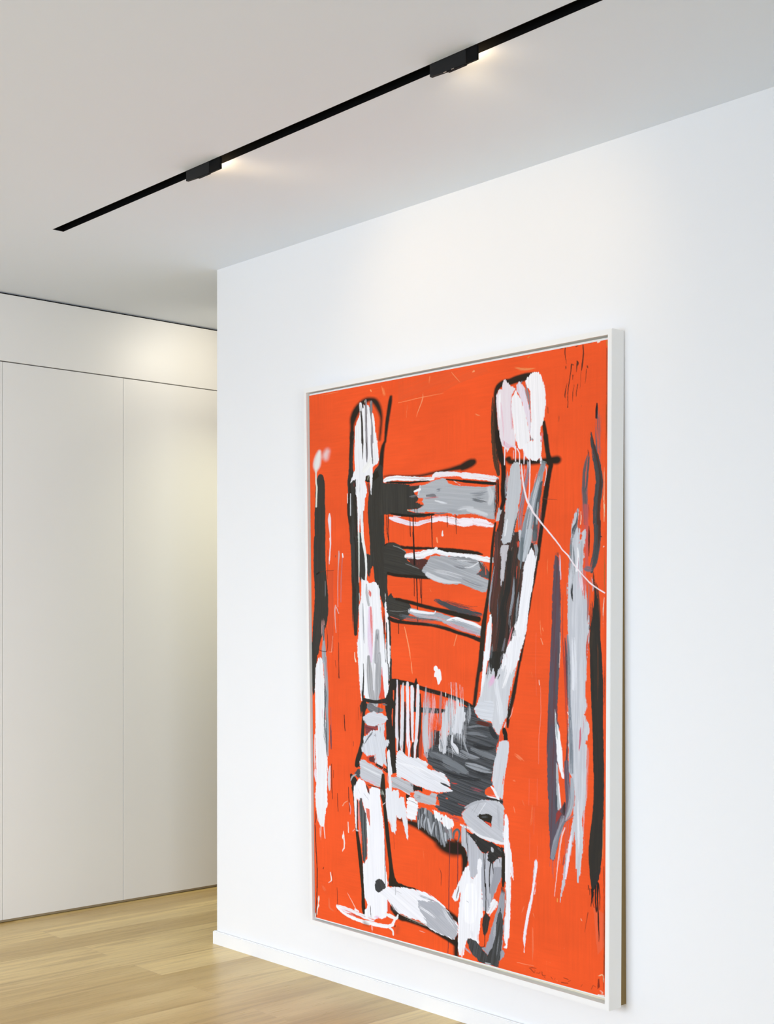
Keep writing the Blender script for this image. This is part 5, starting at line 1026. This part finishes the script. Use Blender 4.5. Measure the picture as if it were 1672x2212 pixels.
S('516.1,1001.1,5.5 518.7,1025.9,6.8 517.3,1051.3,5.4',0xb6b8be,d=0.25)
S('486.5,998.5,1.3 468.6,1026,1',0xe4e5e9)
S('470.1,1000.2,0.8 456.2,1025.4,0.8',0x77777b,d=0.3)
S('464.6,1003.6,0.8 450.6,1023.6,0.8',0x77777b,d=0.3)
P('464.5,1030.8 472.7,1024.8 483.7,1023.5 494.5,1021.8 502.4,1024.6 501,1050.5 483.6,1040.5',0x2a261f,r=1)
S('475.5,1031.4,3.8 489.1,1029.2,6.4',0x45484a,d=0.3)
P('482.6,1039.2 499.9,1041.5 500.7,1050.2',0xdc4a2e)
S('425.3,1057.3,7.1 433.7,1059.8,7 446.3,1061.7,8.5 461.6,1070.7,7.1 480.8,1076.5,6.9 501.2,1079.3,8.1 521.3,1082.2,7.4 530.6,1081.8,5.2',0xe6e7ea,d=0.2,r=1.5)
P('437.9,1069.8 450.5,1074.1 458.8,1072.5 467.1,1076.2 483.5,1082.4 501.2,1083.8 514.6,1088.4 530.6,1091.3 532.9,1109.1 526.5,1111.5 521.2,1114 511.9,1119.5 505.4,1129.4 499.7,1132 490.2,1123.9 494.4,1103.4 486.9,1111.8 479.4,1110.2 469.1,1102.8 459.5,1089.7',0x2d2c2b,r=1.6,g=30,m=0.2)
P('499.5,1094.9 503.8,1094.7 506.8,1099.3 505.8,1105.4 501.8,1105.9 499.1,1101.3',0xb9bbbf)
S('514.6,1093.5,4.2 526.6,1100.2,2.2',0x94979a,d=0.4)
S('461.6,1083.6,2 464.3,1089.5,1.2',0x8a8c8e,d=0.3)
S('481.8,1112.1,1.7 483.1,1146.4,2 484.9,1185.2,2.6 486.3,1180.6,2.5 487,1218.9,2.2 486.1,1244.7,2.8',0x26211f)
S('486.5,1111.2,1.4 485.5,1126.7,1.2 484.7,1146,1.7',0x26211f)
S('498.6,1130.6,3.2 495.9,1150.3,2.5 495.5,1183,2.2 496.2,1178.5,2 496.3,1199,1.1',0x26211f)
S('503.1,1129.8,2.5 505.1,1153.6,1.1',0x26211f)
S('437.3,1051.5,1.4 439.5,1089.9,1.7 442,1115.4,1.7 438.7,1149.7,1.1',0x26211f)
S('432.3,1058.8,0.9 433.6,1090.9,1.2',0x26211f)
S('519.2,1117.9,1.1 521.2,1126.4,1.1',0x26211f)
S('431.6,1056.3,4.3 431.5,1091.3,7.2',0xc4c6ca,d=0.4)
S('457.3,1121.7,0.8',0xdc9aa0)
S('529.5,1104.7,8.1 529.8,1131.1,9.5 530.2,1162.5,9.5 530,1141.4,10.6 529.4,1159.2,9.4 528.4,1175.8,5.4',0x2a241d,s=1)
S('525.1,1160,2.6 521.1,1177.3,1.8',0xdf5030,d=0.1)
P('532.6,1019.3 535.3,1016.4 538.6,1019.1 541.8,1037.3 543.1,1065.9 547.7,1096.4 551.6,1133.2 553.5,1156.6 551.3,1155.8 546.3,1144.2 546.9,1172.5 546.6,1143.2 546.3,1168.4 547.2,1193.3 545.1,1244.1 542.5,1282.6 538.2,1305.2 537.5,1309.8 532.2,1313.3 530,1311.7 534.9,1305.4 529.6,1292.1 530.3,1266.5 533.7,1234.1 534.4,1196 536.1,1132.7 534.4,1161.7 533.8,1111.4 531.9,1086.6 528,1057.1 532,1040.1',0xf3f1f4,r=1.5,g=92,m=0.04)
P('546.6,1130.6 552.9,1129.4 553.8,1145.5 553.2,1160.1 549.2,1149',0xf1dfe6,r=1)
S('535.7,1183.1,1.9 535,1208.5,1.9 533.7,1240.4,1.6',0xa87a70,d=0.5)
S('532.3,1247,1.9 530.9,1285.4,1.9',0xcacbd0,d=0.4)
S('735.6,129.8,2.4 735.4,140.5,4.9 734.7,159.5,4.9',0x241f20,d=0.12)
S('738.6,142.1,6 738.7,162.4,11.1 738.2,186.1,11.6 738.9,216,11.5 740.7,240,10.7 743.2,258.2,9.9 744.4,270.2,4.7',0x77646a,d=0.3,m=0.25,c=0x5a5560)
S('723.8,189.1,1.9 726.2,208.6,7.1 729.9,226.9,10.6 734.8,249,14.2 738.4,269.7,14.2 740.9,285.4,15.1 740.4,305.7,15.7 737.4,329.4,15.8 735.7,353.3,14.7 735.8,378.8,14.7 736.2,376.9,14.6 737.5,407.1,14.2 736,431.1,13.6 731.2,458.7,13.4 724.6,480.4,8.6',0x4d5154,d=0.14,m=0.2,c=0x3e3a38,r=1.2)
S('726.2,196.6,1.2 731.1,221.1,3.5 738.4,251.7,4.7 743.2,276.1,5.2 744.5,294.1,6 741.6,323.8,5.3 739.4,379,6 741.8,377.3,5.3 741.3,413.3,4.8 739,437.3,2.4',0x4a3128,d=0.3)
S('717.2,224.3,1.2 718.4,232.9,2.9 719.7,241.4,1.4',0x3a2a26,d=0.15)
S('721.5,233.2,7.5 716.7,245.9,10 713.1,267.3,11.9 711.7,291.3,12.3 711,315.4,12.3 711.8,345.7,11.7 712.8,377.5,11',0x7c6468,d=0.3,m=0.25,c=0x565558)
S('719.1,241.4,4.9 717.3,267.7,4.4 715,297.6,4.9 712,310.6,7.5',0x50565a,d=0.3)
P('705.3,338.7 719.4,339.7 719.5,400.2 718.5,448.7 721,479.1 711.2,472.8 708,424 706,375.2',0xc65a58,a=0.75,g=90,d=0.3,s=2)
S('720.1,385.7,1.2 720.3,406.3,3.2 720.1,431.7,2.4 719.7,448.7,1.2',0x33221e)
S('719.4,339.7,1.2 720.1,376,1.2',0x7a3430,d=0.5)
S('713,474.7,7.3 717.3,475.4,11.6 722.2,476.7,10.9',0x7a6c76,d=0.2,s=2)
S('744.3,408.6,2.4 746.7,409.3,1.2',0x3a2420)
S('750.9,429.3,1.9 749.7,431,1.2',0xf2e6d8)
P('648.5,444.6 654.9,447.3 656.5,459.1 658.2,484 660.1,521.3 660.3,610 658.9,663.6 656.2,717.5 653.5,771.6 653.6,798.6 657.4,811.8 654.7,825.6 653.4,893.5 651.4,929.8 654.9,970.2 657.7,991.6 663.9,981.1 670,970.7 671.7,1008.4 668,1022.6 657.8,1044.8 650.9,1080.2 648.1,1094.4 644.7,1099.2 637,1095.1 636.9,1055.2 634.1,986.9 631.5,932.4 631.2,911.5 629.7,841.6 631.4,786.9 634.5,732.3 637.3,678 639,618.5 641,558.7 643.5,508.7 646.3,458.8',0x63454b,r=1.1,g=93,m=0.3,c=0x5a5460)
S('651.7,437.8,7.7 651.7,446.5,7.1',0x8a4438,d=0.5)
S('657.5,440.5,2 658.5,454.2,3 658.8,471.6,3.8 660.1,496.4,2',0xdabfcc,d=0.3)
S('659.5,546.1,1.3 659.2,610,1.3',0xc8bcb8,d=0.4)
S('654.4,610.1,5.5 654.2,677.2,6.9 651.1,731.3,6.9 649.1,765.2,6.9',0x55525a,d=0.35)
S('659.2,610,1.1 659,650.2,1.4 657.3,685.1,1.1',0xddc4bc,d=0.3)
S('643.6,806.2,12.5 643.7,853.8,12.6',0x55505c,d=0.35)
S('653.5,929.5,2.8 651.4,970.7,5.6 650.8,995.3,4.2',0x4a4c54,d=0.3)
S('668.6,973.6,6.9 668,995.4,6.9',0x3a3032,d=0.2)
S('666,1003.9,9.3 659.1,1030.9,12 649.5,1059.9,11.3 643.2,1092.6,10.4',0x9da0aa,d=0.2,m=0.2,c=0x767a84)
S('670.1,1008.7,2.6 660.5,1030.7,3.5 653.6,1063.3,3.5 646.7,1089.2,4',0x767c86,d=0.25)
P('650.8,996.7 657.7,988.8 663.2,996.2 655,1011.1 649.4,1020.2',0x9a3a34,d=0.1)
S('644,1097.9,1.1 644.7,1136.4,1',0x8a6068)
S('637.7,1096.4,0.8 637,1113,0.8',0x8a6068)
S('649.5,1090,1 649.5,1113.4,0.8',0x8a6068)
S('641.9,1098.3,0.9 642.3,1128.6,0.8',0x8a6068)
S('665.1,471.7,0.8 664.1,608.4,2.5 665.4,636.6,3.3 669.5,689.9,5.5 672.3,743.3,5.4 673.2,823.8,4.9',0xb84434,d=0.45)
P('695.5,348.4 698.3,347.4 698.8,354.1 696.2,368.6 694.7,378.2 696.2,389.3 699.9,387.7 701.2,393.2 700.9,406.6 698.5,422.4 703.1,416.5 706.1,406.8 707.3,394.7 711.6,392.3 713.4,397.5 712.8,407.2 709.6,424 708.7,442.3 708.7,450.8 706.3,470.2 710,497.2 713.8,521.6 715.7,546.1 720,570.5 720.7,608.6 719.4,628.3 716.9,648.1 714.3,671.8 715,700.8 713.7,714.1 712.8,740.5 717.2,764 711.9,781.6 717.3,793.1 722.6,803.2 722.6,813.8 718.7,830.1 713.4,841.2 720.1,856.4 719.5,885.7 717.5,889.2 715.7,934.7 716.4,956 711.8,975.3 708.1,1002.7 710,1029.2 708.1,1076.6 704.4,1124.4 701.8,1119.6 698.2,1135.4 694.8,1121 693.6,1072.5 692.1,1032.2 690.5,1025.7 685.8,1060.3 678.4,1105.1 669.6,1145.1 664.1,1162.6 658.7,1185.7 664.1,1146.2 667.8,1118.1 677,1061.9 683.7,1020.1 688.8,999 691.7,959.5 687.6,918.3 680.1,905.8 678.7,905.6 676.6,836.9 677.8,783.1 676.4,743 675.2,676.3 677.2,614.9 675.4,570.9 675.1,539.9 676.5,496.7 678.3,472 679.9,441.3 682,410.6 685,380.1 690,360.9',0xd3d5db,r=1.8,g=91,m=0.16,c=0xb2b6be)
S('698,345.5,1.2 696.1,356.4,1.7 694.3,377,5 688.8,388.9,8.8 685.7,405.9,6.3',0x55565a,d=0.42)
S('699.8,360.3,3.7 698.7,378.5,3.7 697.5,396.7,2.5',0xa86058,d=0.5)
S('702.9,351.9,1.2 703.5,366.6,1.7 702.4,381.1,1.7',0xe8cfb4,d=0.4)
S('683.2,405.8,3.8 682,435.2,6.3 680.8,465.9,6.3 679.6,491.8,3.8',0x7c8286,d=0.35)
S('683.2,416.8,5 686.4,447.6,7.5 687.7,478.4,6.2 685.3,515.3,5',0x7f858a,d=0.45)
S('684.7,506.6,3.7 684.1,526.4,4.5 686.6,543.6,1.7',0x2f3133,d=0.25)
S('696.3,430.8,2.5 697.6,454.1,4.5 693.9,478.5,5',0xf0f0f3,d=0.15)
S('698.8,448,2.5 697.9,478.6,3',0xc08a9c,d=0.4)
S('704.9,417.8,3.7 704.4,448.2,4.9 703.8,478.7,4.9',0xb4b6bc,d=0.3)
S('698.9,478.6,1.7 697.1,521.5,1.7',0xe8b8c8,d=0.3)
S('708.8,482.5,9.8 710.1,509.4,12.3 712,533.8,9.8',0xdb6a60,d=0.45)
S('702.6,490.9,7.4 706.4,521.6,7.4',0xead2dc,d=0.5)
S('718.6,497.3,7.3 721.1,521.7,6.1 720,558.3,7.3 718.9,588.8,6.1',0xa07070,d=0.55)
S('725.3,496.2,6 728.4,507.2,7.3 727.2,521.7,3.6',0xc4a8b0,d=0.4)
S('674,500.3,2.5 673.4,533.7,3',0xb88c84,d=0.55)
S('721.3,611.2,5.2 717.5,641.5,6.6 718.2,671.7,3.9',0xc8503e,d=0.4)
S('673.5,617.7,6.8 676.2,656.2,8.9 678.4,702.8,7.6 679.1,749.5,5.4 681.2,796.2,6.8 683.4,849.6,8.2 684.2,904.9,8.2',0x7f8790,d=0.2,s=2,m=0.2)
S('670.5,623.1,3.5 672.5,663,4.9 674.3,716.4,3.5 675.4,763.2,2.2',0x5e4046,d=0.2,s=1.5)
S('674.5,794.1,2.7 675.2,837,4.1 673.3,877.7,5.4 671.9,906.4,6.8',0x5c4248,d=0.15,s=1.5)
S('686.9,622.6,8.1 689.7,675.6,9.4 689.8,728.8,8.1',0xe2e4ea,d=0.3)
S('703.4,810.3,3.2 702.1,834.4,5.3 700.2,858.6,2.7',0xc86a78,d=0.5)
S('708.6,774,4 709.4,800.4,5.3 707.4,827.2,5.3',0xd08a94,d=0.6)
S('719.4,852.5,5.3 718.2,892.5,6.6',0xdf8478,d=0.5)
S('675.8,779.2,1.9 677.2,784.5,1.4',0xf3e8e4)
P('648.4,776 650.8,798.8 656.1,811.9 660.2,838.5 664.1,871.9 665.1,907.3 664.1,887.5 667.9,914.1 667.2,921 664.5,921.3 658.9,903 654.8,891.3 654.5,893.4 652,859.7 649.2,826.1',0xf3f3f6,r=0.9)
P('647.7,774.7 650.8,798.8 653.3,809.4 654,839.2 651.3,831.3 648.5,805.8',0xa9b4b8,d=0.1)
P('650.6,889.1 654.5,894 656.2,929.2 659.7,955.9 662.1,982.7 657.7,989.5 654.2,989.4 652.1,950.1',0xb4babf,r=0.8)
S('656.2,933.2,2 658.3,958.8,2.8 660.4,983,1.7',0xf0e8ee)
S('674,886.3,11 674.7,920,11 676.8,946.7,12.5 678.2,973.6,12.3 675.5,994.3,10.7 671.4,1005.8,5.2',0x7e7480,d=0.08,m=0.25,c=0x5c4450)
S('684.9,920,6.8 685.6,945.5,10.9 683.6,972.8,12 678.2,993.9,9.2 672.8,1008.3,3.9',0xa6acb4,d=0.1,s=2,m=0.15)
S('689.8,994.8,1.3 678.3,1006,1.8 670.1,1014.1,1.5 660.5,1032,1.5',0x747c84)
S('719.5,889,5.3 717.6,927.8,5.3 715.1,968.2,4',0xe88a80,d=0.5)
S('710.5,988.9,5.4 709.3,1042.8,6.7 705.5,1097.3,5.4',0xe6a4a8,d=0.6)
S('698.4,963.9,4.1 700,1044.4,4.1 698.7,1085,2.7',0xe8eaef,d=0.3)
S('683.8,1040.4,4 678.4,1082,5.4 671.7,1131,5.4',0xece2ee,d=0.15)
S('666.1,1104.7,1.9 668.8,1083.8,1.4',0x7a4a50,d=0.3)
S('670.1,1025,2.1 663.3,1043.8,3.2 657.8,1078.9,2.5 653,1121,1.7 647.5,1174.4,1.1',0xf0cfcc,d=0.12)
S('663.9,1034.2,1.4 658.5,1078.8,1.7 660.6,1105.8,0.9',0xeab0a8,d=0.3)
S('671.5,1015.3,0.8 671.5,1062.8,1 670.3,1131.3,1',0x9a6a70)
S('678.3,1011.5,1.1 678,1027.8,0.8 679.2,1047.2,0.8',0xb07078)
S('674.2,1014.8,0.8 675,1075.8,0.8',0xa07a80)
S('729.5,482.9,1.2 730.7,497.5,4.8 734.4,515.7,9.6 736.3,540,12.1 737.6,570.3,13.3 736.5,608.2,15.7',0x3a2e25,d=0.25,m=0.3,c=0x6a3a28)
S('724.8,546,7.3 726.2,582.6,9.7 725,608.5,7.3',0x7a3828,d=0.3)
S('722.5,593.6,4.9 720.1,604.7,3.7',0x22201f,d=0.3)
S('733.2,515.7,1.7 735.1,546,8.5 734.6,576.4,15.7 733.1,616.1,22.3 734.2,640.9,23.9 735.6,673.5,25.5 737.3,712.7,26 738.5,765,24.3 739.5,804.3,22.5 741,856.8,22.3 741.8,897.8,22.6 742,891.6,22.5 742.4,931.1,21.5 741.4,970.9,22 739.6,1004.4,24.8 737,1038,28.1 735.2,1071.6,28 734.4,1098.5,23.9 733.4,1118.7,18.4 731.4,1135.1,10.5 730.6,1146,4',0x2e2c28,r=0.8,m=0.16,c=0x3a332c)
S('738.3,621.2,2.1 739.8,686.4,2.3 739.4,751.8,1.6',0x5a3826,d=0.5)
S('726.6,608.4,7.8 724.1,647.8,5.2',0x3a322a,d=0.4)
P('733.3,1112 747,1096 742.6,1120.9 737.4,1135.3 730.8,1144',0x2e2c2a,r=1.2)
S('751.2,995.9,1 750.9,1075.4,1.3',0xe0854a,d=0.35)
S('729.3,1143.9,5.6 728.6,1159.7,3.4 726.6,1180,1.1',0x221d1a)
S('724,1143.6,2 724,1156.4,1.1',0x221d1a)
S('720.8,1137.2,2 720.9,1145.7,1.4',0x221d1a)
S('736.2,1135.4,3.7 736,1165.2,2.9 737.7,1181.8,3.5 738,1188.9,2',0x221d1a)
S('741,1128.8,4.8 740.2,1164.3,3.4 741.9,1192.2,2.9 742.3,1214.8,2.9 743.5,1234.4,1.7 743.4,1248.6,0.9',0x221d1a)
S('743.4,1131.1,1.7 744.9,1156.2,2 745,1183.1,1.1',0x221d1a)
S('732.1,1149,2.2 730.5,1169.2,1.4 733.3,1180.7,1.2',0x221d1a)
S('740.6,1206.7,0.9 742,1212.1,0.9',0x221d1a)
S('720.3,1194.3,1.4 716.8,1215,1.1 713.4,1235.9,0.8',0x7a3020)
P('605.8,1100.2 609,1110 609,1121.2 605.8,1151.1 602.7,1179.7 606.4,1128.1 602.6,1164.3 597.2,1198.1 589.6,1235.5 582.7,1273 578.9,1300.9 576.8,1292.4 577.2,1268.3 584.5,1227.7 595,1180.7 600.3,1135.2 599.4,1131.4 602.2,1111.3',0xf0eaf1,r=0.9,g=100,m=0.03)
S('608,1121.4,1.4 607.3,1136.8,1.4',0x50404a,d=0.2)
S('603.7,1116.6,2 600.8,1138.1,2.9 599.4,1159.4,2',0xb0b0b8,d=0.4)
S('578.3,1302.5,1 578.3,1310.8,2.2',0xf6e6e2)
S('572.4,239.5,2.3 574,262.9,3.3 577.3,288.1,3.6 583.8,316.5,4.2 589.1,329.3,4.7 593.9,337.4,5.6 599.6,348.6,4 611.7,364.7,4 621.3,377.6,3.1 635.6,395.2,3.4 653,417.4,2.7 663.9,433,2.4 677.9,447.1,3 676.4,446.1,2.5 682.7,456.1,2.7 693.9,472.4,2.9 708.8,489.8,2.2 723.5,505.9,2.9 736.8,515.7,2.4 752.5,525.8,2.6',0xf3e6ea)
P('356.1,698 359.4,693.6 363,693.7 365.5,697.5 365.9,701.1 368.4,701.3 369,699.9 370.3,701.2 372.2,700 373.9,706.2 375.3,713.9 375.8,724.3 371.6,733.6 367.9,739 365.3,735.3 362.2,721.1 357,719.5 357.8,710.9 359.6,706.9 356.4,703.2',0xf8f6f6,r=0.8)
P('355.7,697.5 360.5,693.5 365.2,696.2 367.1,703.5 356.6,704.1',0xf8f6f6)
# the canvas: a stretched block whose front is a fine grid that carries the paint, a little relief with it
bm = bmesh.new(); CF = .009
ST = [p+Vector((0, 0, d)) for p, d in zip(CAN, (.006, .006, -.004, -.004))]      # unpainted white margin above and below
hexa(bm, [X(p, CF+.0012) for p in ST]+[X(p, .030) for p in ST]); obj('stretcher', bm, mat('primed_canvas_edge', (.80, .81, .80), .8), pt)
nu, nv = GW+1, GH+1
u = np.linspace(0, 1, nu)[None, :, None]; v = np.linspace(0, 1, nv)[:, None, None]
tl, tr_, br_, bl = [np.array(X(p, CF)) for p in CAN]
co = (tl*(1-u)+tr_*u)*(1-v)+(bl*(1-u)+br_*u)*v
co[..., 0] -= .00025*REL
idx = np.arange(nu*nv).reshape(nv, nu)
f = np.stack([idx[:-1, :-1], idx[1:, :-1], idx[1:, 1:], idx[:-1, 1:]], -1).reshape(-1, 4)
me = bpy.data.meshes.new('painted_canvas')
me.vertices.add(nu*nv); me.vertices.foreach_set('co', co.astype(np.float32).ravel())
me.loops.add(f.size); me.loops.foreach_set('vertex_index', f.astype(np.int32).ravel())
me.polygons.add(len(f)); me.polygons.foreach_set('loop_start', np.arange(0, f.size, 4, dtype=np.int32)); me.polygons.foreach_set('loop_total', np.full(len(f), 4, np.int32))
me.polygons.foreach_set('use_smooth', np.ones(len(f), bool))
ca_ = me.color_attributes.new('paint', 'FLOAT_COLOR', 'POINT')
rgba = np.concatenate([ART, np.ones((nv, nu, 1), np.float32)], -1); ca_.data.foreach_set('color', np.clip(rgba, 0, .95).astype(np.float32).ravel())
me.update(calc_edges=True)
m = mat('brushed_acrylic_paint', (1, 1, 1), .55, .16); at = N(m, 'ShaderNodeAttribute', attribute_name='paint')
m.node_tree.links.new(at.outputs['Color'], m.node_tree.nodes['Principled BSDF'].inputs['Base Color'])
obj('painted_canvas', me, m, pt)
